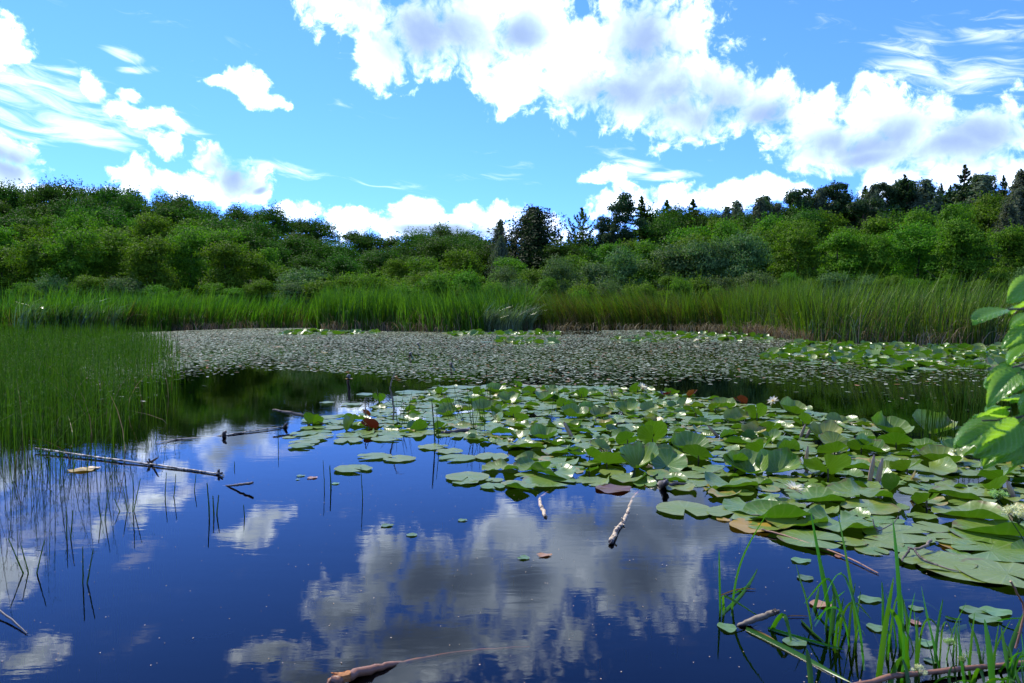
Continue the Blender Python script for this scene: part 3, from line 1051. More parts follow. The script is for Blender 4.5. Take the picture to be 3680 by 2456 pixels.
def weed_leaf_geo(P, ln, wd, rot, tilt, rg):
    n = len(P)
    k = 7
    th = np.linspace(0, 2 * np.pi, k, endpoint=False)
    ex, ey = np.cos(th), np.sin(th) * (1 - .25 * np.cos(th))
    X = ex[None, :] * ln[:, None] * .5
    Y = ey[None, :] * wd[:, None] * .5
    c, s = np.cos(rot)[:, None], np.sin(rot)[:, None]
    V = np.zeros((n, k, 3), dtype=np.float32)
    V[:, :, 0] = P[:, :1] + X * c - Y * s
    V[:, :, 1] = P[:, 1:2] + X * s + Y * c
    V[:, :, 2] = 0.006 + np.abs(tilt[:, :1]) * .5 * ln[:, None] + tilt[:, :1] * X + tilt[:, 1:2] * Y
    return V.reshape(-1, 3), np.arange(n * k).reshape(n, k)


def pondweed():
    rg = np.random.default_rng(400)
    poly = world_poly([(235, 772), (300, 764), (600, 752), (760, 753), (1000, 762), (1210, 760), (1500, 757), (1850, 782), (2420, 792), (2420, 860), (2349, 900),
                       (2349, 990), (2150, 975), (2000, 990), (1980, 930), (1850, 905), (1700, 880), (1560, 885), (1400, 897), (1250, 898), (1080, 893), (960, 905), (905, 880), (860, 862),
                       (700, 852), (560, 850), (520, 872), (440, 900), (330, 925), (240, 930), (180, 850)])
    P = sample_poly(poly, 260000, rg)
    px = np.array([pix((p[0], p[1], 0.0)) for p in P]) / 1.5666
    # density: thick at the far left, thinner towards the near edge and the right
    near = np.interp(px[:, 0], [200, 560, 900, 1300, 1700, 2349], [905, 853, 882, 906, 888, 892])
    pr = np.clip((near - px[:, 1]) / 45.0, 0.03, 1) * np.interp(px[:, 0], [200, 700, 1300, 1900, 2349], [.85, .72, .5, .38, .42])
    pr *= np.clip(0.35 + 1.25 * fbm2(P[:, 0], P[:, 1], 3, 4, .35), 0, 1.0)
    ex = (px[:, 0] > 1230) & (px[:, 1] < 768) & (px[:, 0] < 1380)
    pr[ex] *= .15
    P = P[rg.random(len(P)) < pr]
    px = np.array([pix((p[0], p[1], 0.0)) for p in P]) / 1.5666
    n = len(P)
    ln = rg.uniform(.045, .115, n) * np.interp(P[:, 1], [10, 25, 50], [1, 1.15, 1.6])
    wd = ln * rg.uniform(.42, .62, n)
    rot = rg.uniform(0, 6.28, n)
    tilt = rg.normal(0, .035, (n, 2))
    big = rg.random(n) < .05
    tilt[big] *= 3.0
    # the 300 that show largest become objects of their own
    size = ln / P[:, 1]
    vis = (px[:, 0] > 5) & (px[:, 0] < 2340)
    order = np.argsort(-(size * vis))
    top, rest = order[:300], order[300:]
    V, F = weed_leaf_geo(P[rest], ln[rest], wd[rest], rot[rest], tilt[rest], rg)
    o = link('pondweed_mat', np_mesh('pondweed_mat', V, F, M['weed']))
    tag(o, 'silvery mat of small floating pondweed leaves across the far pond', 'pondweed', kind='stuff')
    proto = []
    for i in range(6):
        one = weed_leaf_geo(np.zeros((1, 2)), np.array([1.0]), np.array([rg.uniform(.42, .62)]), np.array([0.0]), rg.normal(0, .08, (1, 2)), rg)
        proto.append(np_mesh('pondweed_leaf', one[0] - np.array([0, 0, .006]), one[1], M['weed']))
    out = []
    for j, i in enumerate(top):
        q = link('pondweed_leaf', proto[j % 6])
        q.location = (P[i, 0], P[i, 1], 0.007)
        q.scale = (ln[i],) * 3
        q.rotation_euler = (0, 0, rot[i])
        q['category'] = 'floating leaf'
        out.append(q)
    return out


WEEDS = pondweed()


# ------------------------------------------------------------------ water lily pads
def pad_material():
    m, b = new_mat('lily_pad')
    uv = b.n('ShaderNodeUVMap')
    uv.uv_map = 'flat'
    oi = b.n('ShaderNodeObjectInfo')
    geo = b.n('ShaderNodeNewGeometry')
    r = b.m('FRACT', b.m('ADD', oi.outputs['Random'], geo.outputs['Random Per Island']))
    c = b.v('SUBTRACT', uv.outputs[0], (.5, .5, 0))
    sp = b.n('ShaderNodeSeparateXYZ')
    b.put(sp.inputs[0], c)
    ang = b.m('ARCTAN2', sp.outputs[1], sp.outputs[0])
    rad = b.v('LENGTH', c)
    off = b.v('ADD', c, b.v('SCALE', (17.0, 9.0, 3.0), scale=r))
    n1 = b.noise(off, 5, 4, .6)
    n2 = b.noise(off, 26, 3, .6)
    vein = b.m('POWER', b.m('ABSOLUTE', b.m('COSINE', b.m('MULTIPLY', ang, 9.0))), 14.0)
    base = b.mix(n1, (.065, .165, .012, 1), (.170, .290, .035, 1))
    base = b.mix(b.rng(r, 0.0, 1.0), base, b.mix(0.5, base, (.26, .29, .04, 1)))
    base = b.mix(b.m('MULTIPLY', vein, .36), base, (.31, .41, .15, 1))
    # old pads: yellow margin and brown blotches
    oldf = b.rng(b.m('FRACT', b.m('MULTIPLY', r, 7.31)), .84, .98)
    yel = b.m('MULTIPLY', oldf, b.rng(b.m('MULTIPLY_ADD', n1, .5, rad), .45, .72))
    base = b.mix(yel, base, (.40, .30, .06, 1))
    rim = b.m('MULTIPLY', b.rng(rad, .475, .50), b.rng(n1, .45, .6))
    base = b.mix(b.m('MULTIPLY', rim, .8), base, (.16, .09, .03, 1))
    base = b.mix(b.m('MULTIPLY', b.rng(n2, .52, .66), .35), base, (.34, .38, .12, 1))
    spot = b.rng(n2, .645, .67)
    base = b.mix(b.m('MULTIPLY', spot, b.m('MULTIPLY_ADD', oldf, .5, .45)), base, (.085, .050, .020, 1))
    under = b.mix(n1, (.028, .095, .006, 1), (.050, .14, .010, 1))
    under = b.mix(b.m('MULTIPLY', b.rng(b.m('FRACT', b.m('MULTIPLY', r, 3.7)), .7, .9), .6), under, (.16, .10, .03, 1))
    under = b.mix(b.m('MULTIPLY', vein, .25), under, (.16, .20, .05, 1))
    col = b.mix(geo.outputs['Backfacing'], base, under)
    bp = b.n('ShaderNodeBump')
    bp.inputs['Strength'].default_value = .35
    bp.inputs['Distance'].default_value = .006
    b.put(bp.inputs['Height'], b.m('MULTIPLY_ADD', vein, .5, n1))
    rough = b.m('MULTIPLY_ADD', n1, .26, .19)
    p = principled(b, col, rough, 0.55, bp.outputs[0])
    tr = b.n('ShaderNodeBsdfTranslucent')
    b.put(tr.inputs[0], b.mix(1.0, b.mix(.8, base, (.05, .15, .004, 1)), (1.2, 1.3, .5, 1), 'MULTIPLY'))
    mx = b.n('ShaderNodeMixShader')
    mx.inputs[0].default_value = .30
    b.t.links.new(p, mx.inputs[1])
    b.t.links.new(tr.outputs[0], mx.inputs[2])
    return finish(m, b, mx.outputs[0])


M['pad'] = pad_material()
M['pad_red'] = leaf_mat('lily_pad_old_red', (0.085, 0.028, 0.012), (0.13, 0.055, 0.02), .2, tcol=(1.3, .8, .4), island=False, rough=.3, spec=.5)
M['scroll'] = simple_mat('rolled_leaf', (0.30, 0.24, 0.10), (0.46, 0.28, 0.20), 9, .35, .5, stretch=(1, 1, .25))
M['petiole'] = simple_mat('petiole', (0.07, 0.06, 0.02), (0.12, 0.09, 0.03), 10, .5, .4)


CURL = {}


def pad_geo(kind, seed):
    rg = random.Random(seed)
    nr, nt = 8, 44
    notch = rg.uniform(.10, .30)
    ph = [rg.uniform(0, 6.28) for _ in range(6)]
    V, U = [], []
    curl_a = rg.uniform(0, 6.28)
    curl_t = rg.uniform(.25, .5)
    CURL.setdefault(kind, []).append(curl_a)
    curl_m = rg.uniform(1.1, 2.2)
    ca2 = curl_a + rg.uniform(1.6, 3.6)
    wave = rg.uniform(.008, .03) if kind == 'flat' else rg.uniform(.03, .07)
    fold = {'flat': 0, 'curled': 0, 'cupped': rg.uniform(.15, .45), 'folded': rg.uniform(.75, 1.25), 'upright': rg.uniform(.1, .35)}[kind]
    cup = {'flat': 0.0, 'curled': .03, 'cupped': rg.uniform(.18, .38), 'folded': .05, 'upright': rg.uniform(.05, .22)}[kind]
    for i in range(nr + 1):
        f = i / nr
        for j in range(nt + 1):
            t = j / nt
            # angle measured from the notch at -x
            th = math.pi + notch + (2 * math.pi - 2 * notch) * t
            # the two lobes round off at the notch
            near = min(t, 1 - t) * nt
            rr = 1.0 - .10 * math.exp(-near / 2.2)
            rr *= 1 + .018 * math.sin(3 * th + ph[0]) + .012 * math.sin(7 * th + ph[1]) + .006 * math.sin(17 * th + ph[2])
            x, y = f * rr * math.cos(th) * 1.04, f * rr * math.sin(th) * .97
            x += .06 * f
            U.append((x * .5 + .5, y * .5 + .5))
            z = 0.0
            z += wave * (math.sin(5 * th + ph[3]) + .6 * math.sin(9 * th + ph[4])) * f ** 3
            z += cup * f * f
            if fold:
                # V fold round the x axis
                a = math.sqrt(y * y + .004) - .063
                y2 = math.copysign(a * math.cos(fold), y)
                z += a * math.sin(fold)
                y = y2
            if kind in ('curled', 'cupped'):
                for (ca, cm, ct) in ((curl_a, curl_m, curl_t), (ca2, curl_m * .6, curl_t + .15)):
                    s = x * math.cos(ca) + y * math.sin(ca)
                    if s > ct:
                        L = s - ct
                        k = cm / (1.04 - ct)
                        nx = ct + math.sin(k * L) / k
                        dz = (1 - math.cos(k * L)) / k
                        x += (nx - s) * math.cos(ca)
                        y += (nx - s) * math.sin(ca)
                        z += dz
            V.append((x, y, z))
    F = []
    w = nt + 1
    for i in range(nr):
        for j in range(nt):
            F.append((i * w + j, (i + 1) * w + j, (i + 1) * w + j + 1, i * w + j + 1))
    return V, F, U


def make_pads(kind, n, s0):
    out = []
    for i in range(n):
        V, F, U = pad_geo(kind, s0 + i)
        out.append(np_mesh('pad_' + kind, V, np.array(F), M['pad'], True, U))
    return out


PADM = {'flat': make_pads('flat', 9, 500), 'curled': make_pads('curled', 12, 520), 'cupped': make_pads('cupped', 9, 540),
        'folded': make_pads('folded', 6, 560), 'upright': make_pads('upright', 7, 580)}


def scroll_mesh(seed):
    """young or withered leaf still rolled up, standing out of the water"""
    rg = random.Random(seed)
    V, F = [], []
    nu, nv = 12, 26
    for i in range(nu + 1):
        t = i / nu
        R0 = .15 * (math.sin(math.pi * (0.12 + .80 * t)) ** .6)
        for j in range(nv + 1):
            a = j / nv * 2 * math.pi * 1.45
            r = R0 * (1 - .10 * a / 6.28)
            dbl = 1 if j < nv / 2 else 1
            V.append((r * math.cos(a) * 1.25 * dbl, r * math.sin(a) * .8, t + .05 * math.sin(a * 2) * (1 if i in (0, nu) else 0)))
    w = nv + 1
    for i in range(nu):
        for j in range(nv):
            F.append((i * w + j, i * w + j + 1, (i + 1) * w + j + 1, (i + 1) * w + j))
    return np_mesh('rolled_leaf', V, np.array(F), M['scroll'], True)


SCROLL = [scroll_mesh(600), scroll_mesh(601)]


def petiole_mesh():
    mb = MB()
    mb.tube([(0, 0, -1), (.02, 0, -.5), (0, 0, 0)], [.045, .04, .035], 6)
    return mb.mesh('stalk', M['petiole'], True)


PET = petiole_mesh()
PADS = []    # (obj, kind, px, py, radius)
rp = random.Random(21)


def lay_pad(kind, p, r, yaw=None, tilt=(0, 0), z=None, mat=None, variant=None, name='lily_pad'):
    """p = point on the water; tilt = rotation about world x and y after the yaw"""
    vi = rp.randrange(len(PADM[kind])) if variant is None else variant
    me = PADM[kind][vi]
    if kind == 'curled' and rp.random() < .65:
        yaw = -math.pi / 2 - CURL[kind][vi] + rp.gauss(0, .5)
    o = link(name, me)
    yaw = rp.uniform(0, 6.28) if yaw is None else yaw
    rot = Matrix.Rotation(tilt[1], 4, 'Y') @ Matrix.Rotation(tilt[0], 4, 'X') @ Matrix.Rotation(yaw, 4, 'Z')
    zz = z
    if zz is None:
        lo = min((rot @ (v.co * r)).z for v in me.vertices)
        zz = 0.006 - lo + rp.uniform(0, .006)
        if kind in ('upright', 'folded', 'cupped'):
            zz -= r * (.10 if kind != 'cupped' else .02)
    o.matrix_world = Matrix.Translation((p[0], p[1], zz)) @ rot @ Matrix.Scale(r, 4)
    o['category'] = 'lily pad'
    if mat:
        o.material_slots[0].link = 'OBJECT'
        o.material_slots[0].material = mat
    PADS.append([o, kind, p, r, 'red' if mat else ''])
    if kind == 'upright' and zz > .02:
        s = link('stalk', PET, o)
        s.matrix_parent_inverse = Matrix.Identity(4)
        hgt = zz + .12
        s.matrix_world = Matrix.Translation((p[0], p[1], zz)) @ Matrix.Diagonal((.16, .16, hgt, 1))
    return o


def S(px, py):
    return W(px, py)


# pads picked out one by one: kind, photo x, photo y of the middle on the water, radius, yaw, tilt x, tilt y
A = math.radians
HAND = [
    # open flat pads along the left edge of the cluster
    ('flat', 1272, 1690, .165, 2.4, 0, 0), ('flat', 1340, 1644, .16, .4, 0, 0), ('flat', 1430, 1652, .15, -.3, 0, 0), ('flat', 1090, 1564, .155, 1.0, 0, 0),
    ('flat', 1088, 1594, .155, .6, 0, 0), ('flat', 1085, 1608, .13, 2.8, 0, 0), ('flat', 1250, 1568, .15, .3, 0, 0), ('flat', 1250, 1588, .155, 1.7, 0, 0),
    ('flat', 1560, 1610, .15, 2.9, 0, 0), ('flat', 1620, 1625, .13, 3.4, 0, 0), ('flat', 1640, 1650, .175, .8, 0, 0), ('flat', 1768, 1647, .165, 1.6, 0, 0),
    ('flat', 1680, 1720, .185, 1.55, 0, 0), ('flat', 1772, 1753, .10, 2.0, 0, 0), ('flat', 1668, 1735, .11, 0, 0, 0), ('flat', 1776, 1730, .075, 1, 0, 0),
    ('flat', 1978, 1733, .215, 2.6, 0, 0), ('flat', 1850, 1742, .10, 3.1, 0, 0), ('flat', 1190, 1540, .14, .2, 0, 0), ('flat', 1240, 1520, .16, 3.0, 0, 0),
    ('flat', 1180, 1518, .14, 2.1, 0, 0), ('flat', 1310, 1421, .15, 0, 0, 0), ('flat', 1172, 1450, .11, 0, 0, 0), ('flat', 1260, 1457, .15, 1, 0, 0), ('flat', 1470, 1413, .26, .4, 0, 0),
    ('flat', 1600, 1412, .24, 2.0, 0, 0), ('flat', 1650, 1396, .28, 1.2, 0, 0), ('flat', 1740, 1395, .25, .2, 0, 0), ('flat', 1900, 1393, .26, 1.9, 0, 0), ('flat', 2080, 1396, .26, 2.9, 0, 0),
    ('flat', 1560, 1440, .20, .9, 0, 0), ('flat', 1380, 1480, .16, 0.3, 0, 0), ('flat', 1430, 1505, .15, 2.0, 0, 0),
    # the lone speckled pad and the ones round it
    ('flat', 2461, 1837, .195, 1.55, 0, 0), ('flat', 2640, 1850, .19, .9, 0, 0), ('flat', 2925, 1948, .19, 2.5, 0, 0), ('flat', 3120, 1830, .19, .4, 0, 0),
    ('flat', 3360, 2025, .19, .5, 0, 0), ('flat', 3480, 2050, .22, 2.8, 0, 0), ('flat', 3620, 2075, .22, 1.9, 0, 0), ('flat', 3560, 1990, .20, .2, 0, 0), ('flat', 3370, 2010, .08, 1, 0, 0),
    ('flat', 3560, 1935, .20, 2.4, 0, 0), ('flat', 3240, 1925, .20, 2.9, 0, 0), ('flat', 3050, 1955, .09, 0, 0, 0),
    # curled and raised ones of the middle
    ('upright', 1360, 1448, .145, 1.5, 1.15, .1), ('folded', 1500, 1545, .19, .9, .15, -.35), ('upright', 1720, 1425, .15, 2, 1.25, .1), ('cupped', 1780, 1410, .17, 0, -.35, .1),
    ('upright', 1860, 1395, .12, 1, 1.0, .9), ('upright', 1905, 1415, .15, 3, 1.1, .2), ('cupped', 1830, 1450, .2, 2, -.3, 0), ('cupped', 1960, 1440, .18, 1, -.3, -.3),
    ('upright', 1990, 1440, .12, .4, .9, .4), ('cupped', 1740, 1478, .19, .7, -.35, .1), ('folded', 1785, 1515, .15, 1.7, -.6, .2), ('upright', 1845, 1500, .16, 1.1, 1.0, -.7),
    ('upright', 1800, 1478, .14, 2.1, 1.1, .1), ('cupped', 2060, 1500, .2, .3, -.35, .2), ('upright', 2025, 1465, .14, 2.2, 1.2, .1), ('cupped', 2110, 1480, .13, 0, -.4, 0),
    ('upright', 2090, 1430, .15, 1, 1.3, -.1), ('upright', 2290, 1410, .16, 2.6, 1.25, -.35), ('cupped', 2250, 1485, .18, 1.2, -.35, 0), ('upright', 2330, 1480, .17, .7, -.9, .2),
    ('cupped', 2155, 1500, .15, .6, -.3, .2), ('upright', 2460, 1460, .15, .9, -.8, -.4), ('upright', 2500, 1500, .13, .2, .2, 1.2), ('upright', 2570, 1480, .12, 2, 1.1, -.2),
    ('cupped', 2600, 1470, .19, 2.6, -.35, 0), ('upright', 2720, 1510, .20, 1.2, 1.25, .1), ('cupped', 2640, 1515, .16, .2, -.45, 0), ('upright', 2885, 1530, .15, .6, 1.3, 0),
    ('cupped', 2850, 1490, .19, 2.6, -.3, .2), ('upright', 2770, 1565, .17, 1.7, 1.05, .25), ('cupped', 2705, 1565, .15, .8, -.35, 0), ('curled', 2120, 1555, .21, 1, 0, 0),
    ('upright', 2345, 1610, .225, 1.6, 1.15, .12), ('upright', 2255, 1605, .155, 2.2, 1.25, .25), ('upright', 2345, 1570, .21, .7, 1.1, .0), ('upright', 2160, 1620, .12, .2, -.6, .9),
    ('upright', 2440, 1600, .15, 1.3, .9, -.7), ('cupped', 2480, 1620, .20, 2.9, -.5, -.1), ('curled', 2390, 1640, .20, 2.2, 0, 0), ('upright', 2180, 1680, .22, .4, .85, -.15),
    ('cupped', 2290, 1680, .20, 1.1, -.45, .1), ('upright', 2400, 1685, .225, .9, -.75, .15), ('upright', 2510, 1660, .18, 2.6, .85, 1.0), ('upright', 2640, 1690, .16, .8, .9, .5),
    ('cupped', 2690, 1700, .20, 2.1, -.4, -.1), ('cupped', 2790, 1700, .20, .4, -.5, -.1), ('upright', 2740, 1640, .20, 1.8, .9, -.6), ('upright', 2975, 1720, .26, .9, .95, .15),
    ('upright', 3000, 1640, .18, 2.5, .95, .1), ('cupped', 3120, 1630, .17, .3, -.3, .8), ('upright', 3095, 1625, .16, 1.9, .9, .4), ('upright', 3220, 1605, .21, 2.6, .85, .45),
    ('upright', 3310, 1635, .17, .2, .75, -.5), ('cupped', 3380, 1665, .19, 2.3, -.3, 0), ('cupped', 3440, 1640, .17, 1.2, -.35, .1), ('curled', 3060, 1680, .22, 4.2, 0, 0),
    ('upright', 3260, 1705, .18, 1.6, .8, 0), ('curled', 3340, 1690, .22, 4.5, 0, 0), ('upright', 3165, 1715, .12, 1.2, -.5, -.2), ('upright', 3330, 1825, .13, 1.57, .95, 0.05),
    ('folded', 3220, 1785, .16, 1.5, 1.0, .35), ('curled', 3090, 1790, .23, 4.6, .1, .1), ('curled', 3480, 1790, .23, 4.3, 0, 0), ('upright', 3560, 1770, .20, .6, .8, -.35),
    ('upright', 3600, 1740, .22, 1.4, .75, -.3), ('curled', 3480, 1860, .23, 4.9, 0, 0), ('curled', 3600, 1920, .24, 4.7, 0, 0), ('upright', 3650, 1660, .20, 2.2, .9, 0),
    ('cupped', 3350, 1560, .26, .9, -.25, .1), ('cupped', 3200, 1560, .24, 2.2, -.35, .1), ('cupped', 2960, 1590, .20, 1.4, -.3, 0), ('folded', 2830, 1620, .17, .3, .3, 0),
    ('curled', 1720, 1465, .14, .7, 0, 0), ('curled', 1880, 1760, .13, 4.4, 0, 0), ('curled', 1800, 1690, .17, 4.4, 0, 0), ('curled', 1930, 1690, .19, 4.7, 0, 0), ('curled', 1990, 1710, .2, 4.5, 0, 0),
    ('curled', 1900, 1610, .2, 4.4, 0, 0), ('curled', 1850, 1600, .19, 4.8, 0, 0), ('curled', 2020, 1630, .19, 4.2, 0, 0), ('curled', 2620, 1745, .22, 4.6, 0, 0), ('curled', 2700, 1830, .2, 4.6, 0, 0),
    ('curled', 2780, 1860, .22, 4.4, 0, 0), ('curled', 2860, 1880, .2, 4.9, 0, 0), ('curled', 3020, 1890, .22, 4.6, 0, 0), ('curled', 2930, 1800, .19, 4.2, 0, 0),
]
for (k, x, y, r, yaw, tx, ty) in HAND:
    r = r * .95
    q = S(x, y)
    if k in ('upright', 'folded'):
        # facing: a positive tilt about x shows the underside
        lay_pad(k, q, r * .78, yaw, (tx * -.62, ty * .55))
    elif k == 'cupped':
        lay_pad(k, q, r, yaw, (tx * -.6, ty * .5))
    else:
        lay_pad(k, q, r, yaw, (rp.uniform(-.02, .02), rp.uniform(-.02, .02)))

# old reddish pads
for (k, x, y, r, yaw, tx, ty) in [('upright', 1325, 1545, .13, .8, 1.2, .1), ('cupped', 2390, 1425, .13, 1.0, .2, 0), ('upright', 2490, 1428, .12, 2.1, 1.0, -.5), ('upright', 2660, 1450, .13, .4, .95, .4),
                                  ('upright', 1312, 1498, .08, .4, 1.2, .6)]:
    lay_pad(k, S(x, y), r * .8, yaw, (tx * -.6, ty * .6), mat=M['pad_red'])

# the rest of the cluster: scattered between those, without stacking up
CL = [(655, 1008), (705, 965), (820, 950), (930, 905), (1010, 888), (1150, 886), (1400, 888), (1560, 905), (1700, 930), (1850, 940), (1950, 962), (2060, 990), (2330, 1010), (2420, 1040), (2420, 1330),
      (2349, 1325), (2200, 1335), (2090, 1305), (2060, 1275), (1900, 1262), (1880, 1225), (1760, 1212), (1640, 1185), (1650, 1140), (1520, 1118), (1330, 1112), (1210, 1115), (1130, 1070),
      (1240, 1040), (1100, 1010), (960, 1000), (880, 1010), (760, 985), (730, 1010)]
GAPS = [(1140, 1080, 60, 22), (1330, 1120, 50, 10), (1215, 1040, 60, 8), (1590, 1060, 45, 12), (1490, 1030, 30, 8), (2040, 1140, 55, 20), (2200, 1100, 45, 12), (2080, 1005, 70, 10), (2260, 1150, 45, 20), (1960, 1235, 60, 18), (2000, 1120, 20, 20), (1810, 1035, 25, 10)]


def scatter_pads(poly, n, rmin, rmax, seed, limit, weights, prox=.72):
    rg = np.random.default_rng(seed)
    wp = world_poly(poly)
    cand = sample_poly(wp, n, rg)
    placed = [(p[2][0], p[2][1], p[3]) for p in PADS]
    cnt = 0
    for c in cand:
        if cnt >= limit:
            break
        r = rg.uniform(rmin, rmax)
        u, v = pix((c[0], c[1], 0.0))
        u, v = u / 1.5666, v / 1.5666
        if u < -60 or u > 2410:
            continue
        if any(abs(u - gx) < gw and abs(v - gy) < gh for gx, gy, gw, gh in GAPS):
            continue
        if any((c[0] - a) ** 2 + (c[1] - b_) ** 2 < ((r + q) * prox) ** 2 for a, b_, q in placed):
            continue
        k = rg.choice(['flat', 'curled', 'cupped', 'upright', 'folded'], p=weights)
        if k == 'upright':
            lay_pad(k, c, r * .9, None, (-rg.uniform(.25, .7) * rg.choice([1, 1, -1]), rg.uniform(-.3, .3)))
        elif k == 'folded':
            lay_pad(k, c, r * .9, None, (rg.uniform(-.4, .4), rg.uniform(-.3, .3)))
        elif k == 'cupped':
            lay_pad(k, c, r, None, (rg.uniform(0, .2), rg.uniform(-.1, .15)))
        else:
            lay_pad(k, c, r, None, (rg.uniform(-.03, .03), rg.uniform(-.03, .03)))
        placed.append((c[0], c[1], r))
        cnt += 1
    return cnt


NMAIN = scatter_pads(CL, 14000, .09, .165, 700, 300 - len(PADS), (.42, .38, .08, .09, .03), .66)


def pad_fill():
    rg = np.random.default_rng(733)
    cand = sample_poly(world_poly(CL), 9000, rg)
    placed = [(p[2][0], p[2][1], p[3]) for p in PADS]
    out = []
    for c in cand:
        r = rg.uniform(.07, .14)
        u, v = pix((c[0], c[1], 0.0))
        u, v = u / 1.5666, v / 1.5666
        if u < -60 or u > 2410 or any(abs(u - gx) < gw and abs(v - gy) < gh for gx, gy, gw, gh in GAPS):
            continue
        if any((c[0] - a) ** 2 + (c[1] - b_) ** 2 < ((r + q) * .70) ** 2 for a, b_, q in placed):
            continue
        placed.append((c[0], c[1], r))
        out.append((c, r))
    return out


FILL = pad_fill()



# far lily beds: past the 300 that show largest
def pad_bed(name, label, poly, n, r0, r1, seed, up=.35, given=None):
    rg = np.random.default_rng(seed)
    P = [g[0] for g in given] if given else sample_poly(world_poly(poly), n, rg)
    mb = MB()
    kinds = ['flat', 'curled', 'cupped', 'upright']
    cache = {}
    for ip, p in enumerate(P):
        k = kinds[int(rg.choice(4, p=[.45 - up * .3, .25, .2, .1 + up * .3]))] if not given else ['flat', 'flat', 'curled'][ip % 3]
        me = PADM[k][int(rg.integers(len(PADM[k])))]
        if me.name not in cache:
            V = np.zeros(len(me.vertices) * 3, dtype=np.float32)
            me.vertices.foreach_get('co', V)
            V = V.reshape(-1, 3)
            F = np.zeros(len(me.polygons) * 4, dtype=np.int32)
            me.polygons.foreach_get('vertices', F)
            U = np.stack([V[:, 0] * .5 + .5, V[:, 1] * .5 + .5], 1)
            # thin the grid out: these are a few pixels wide
            w = 45
            rows = [0, 3, 6, 8] if not given else [0, 2, 4, 8]
            colsn = list(range(0, 45, 4 if not given else 2))
            idx = np.array([[i * w + j for j in colsn] for i in rows])
            V2 = V[idx.ravel()]
            c = len(colsn)
            F2 = np.array([(i * c + j, (i + 1) * c + j, (i + 1) * c + j + 1, i * c + j + 1) for i in range(3) for j in range(c - 1)])
            cache[me.name] = (V2, F2, U[idx.ravel()])
        V, F, U = cache[me.name]
        r = given[ip][1] if given else rg.uniform(r0, r1)
        tx = rg.uniform(.25, .7) * rg.choice([1, -1, 1]) if k == 'upright' else rg.normal(0, .05)
        rot = Matrix.Rotation(float(rg.uniform(-.3, .3)) * (k == 'upright'), 3, 'Y') @ Matrix.Rotation(float(tx), 3, 'X') @ Matrix.Rotation(float(rg.uniform(0, 6.28)), 3, 'Z')
        Q = (V * r) @ np.array(rot).T
        Q[:, 2] -= Q[:, 2].min() - (.008 if not given else .003) + (r * .12 if k == 'upright' else 0)
        Q[:, 0] += p[0]
        Q[:, 1] += p[1]
        mb.add(Q, F, U)
    o = mb.build(name, M['pad'], None, True)
    tag(o, label, 'lily pads', kind='stuff')
    return o


pad_bed('lily_pad_bed', 'smaller lily pads filling the gaps of the middle cluster', None, 0, .1, .1, 709, .2, FILL)
pad_bed('lily_pad_bed', 'lily pad bed in front of the right shore reeds', [(1720, 818), (1800, 800), (1830, 786), (1960, 793), (2420, 796), (2420, 850), (2200, 848), (2050, 852), (1960, 846), (1850, 835), (1760, 828)], 800, .13, .22, 710, .25)
pad_bed('lily_pad_bed', 'thin line of lily pads along the olive reeds', [(1380, 778), (1500, 764), (1700, 766), (1800, 775), (1800, 788), (1640, 786), (1450, 786)], 170, .15, .24, 711, .3)
pad_bed('lily_pad_bed', 'small strip of lily pads before the middle cattails, left part', [(628, 765), (700, 759), (870, 762), (862, 768), (640, 770)], 110, .18, .28, 712, .4)
pad_bed('lily_pad_bed', 'narrow strip of lily pads right of the middle cattails', [(1020, 766), (1100, 764), (1290, 765), (1285, 770), (1040, 771)], 80, .18, .28, 713, .3)
pad_bed('lily_pad_bed', 'two small rafts of lily pads alone in the pondweed mat', [(1115, 786), (1180, 780), (1280, 781), (1282, 789), (1180, 791)], 34, .2, .27, 714, .6)


# rolled leaves standing out of the water
def rolled(px, py, h, tilt, az, w=1.0, label=None):
    p = S(px, py)
    o = link('rolled_lily_leaf', SCROLL[rp.randrange(2)])
    o.matrix_world = Matrix.Translation((p[0], p[1], -.03)) @ Matrix.Rotation(az, 4, 'Z') @ Matrix.Rotation(tilt, 4, 'Y') @ Matrix.Diagonal((h * w, h * w, h, 1))
    return tag(o, label, 'rolled leaf')


rolled(2873, 1572, .17, .35, 0, .55, 'left of two rolled brown leaves standing close together behind a big pad')
rolled(2893, 1572, .17, .45, 0, .55, 'right of two rolled brown leaves standing close together behind a big pad')
rolled(3122, 1737, .24, .15, 0, .42, 'left and pinker of two rolled leaves right of the largest raised pad')
rolled(3150, 1740, .22, .18, 0, .5, 'right, olive one of two rolled leaves right of the largest raised pad')
rolled(2895, 1665, .17, .1, 0, .5, 'green rolled leaf upright behind the largest raised pad')
rolled(2590, 1570, .19, -.75, 0, .5, 'striped olive rolled leaf leaning left over a small water gap')
rolled(2060, 1570, .20, -.5, 0, .6, 'big rolled leaf with brown stripes left of the middle of the cluster')
rolled(1612, 1440, .13, -.6, 0, .6, 'brown rolled leaf leaning left near the far edge of the cluster')
rolled(2205, 1425, .17, -.3, 0, .45, 'dark rolled leaf standing alone at the far edge of the cluster')
rolled(3650, 1790, .16, -.4, 0, .7, 'dark brown rolled leaf leaning left near the right edge, beside the umbel')


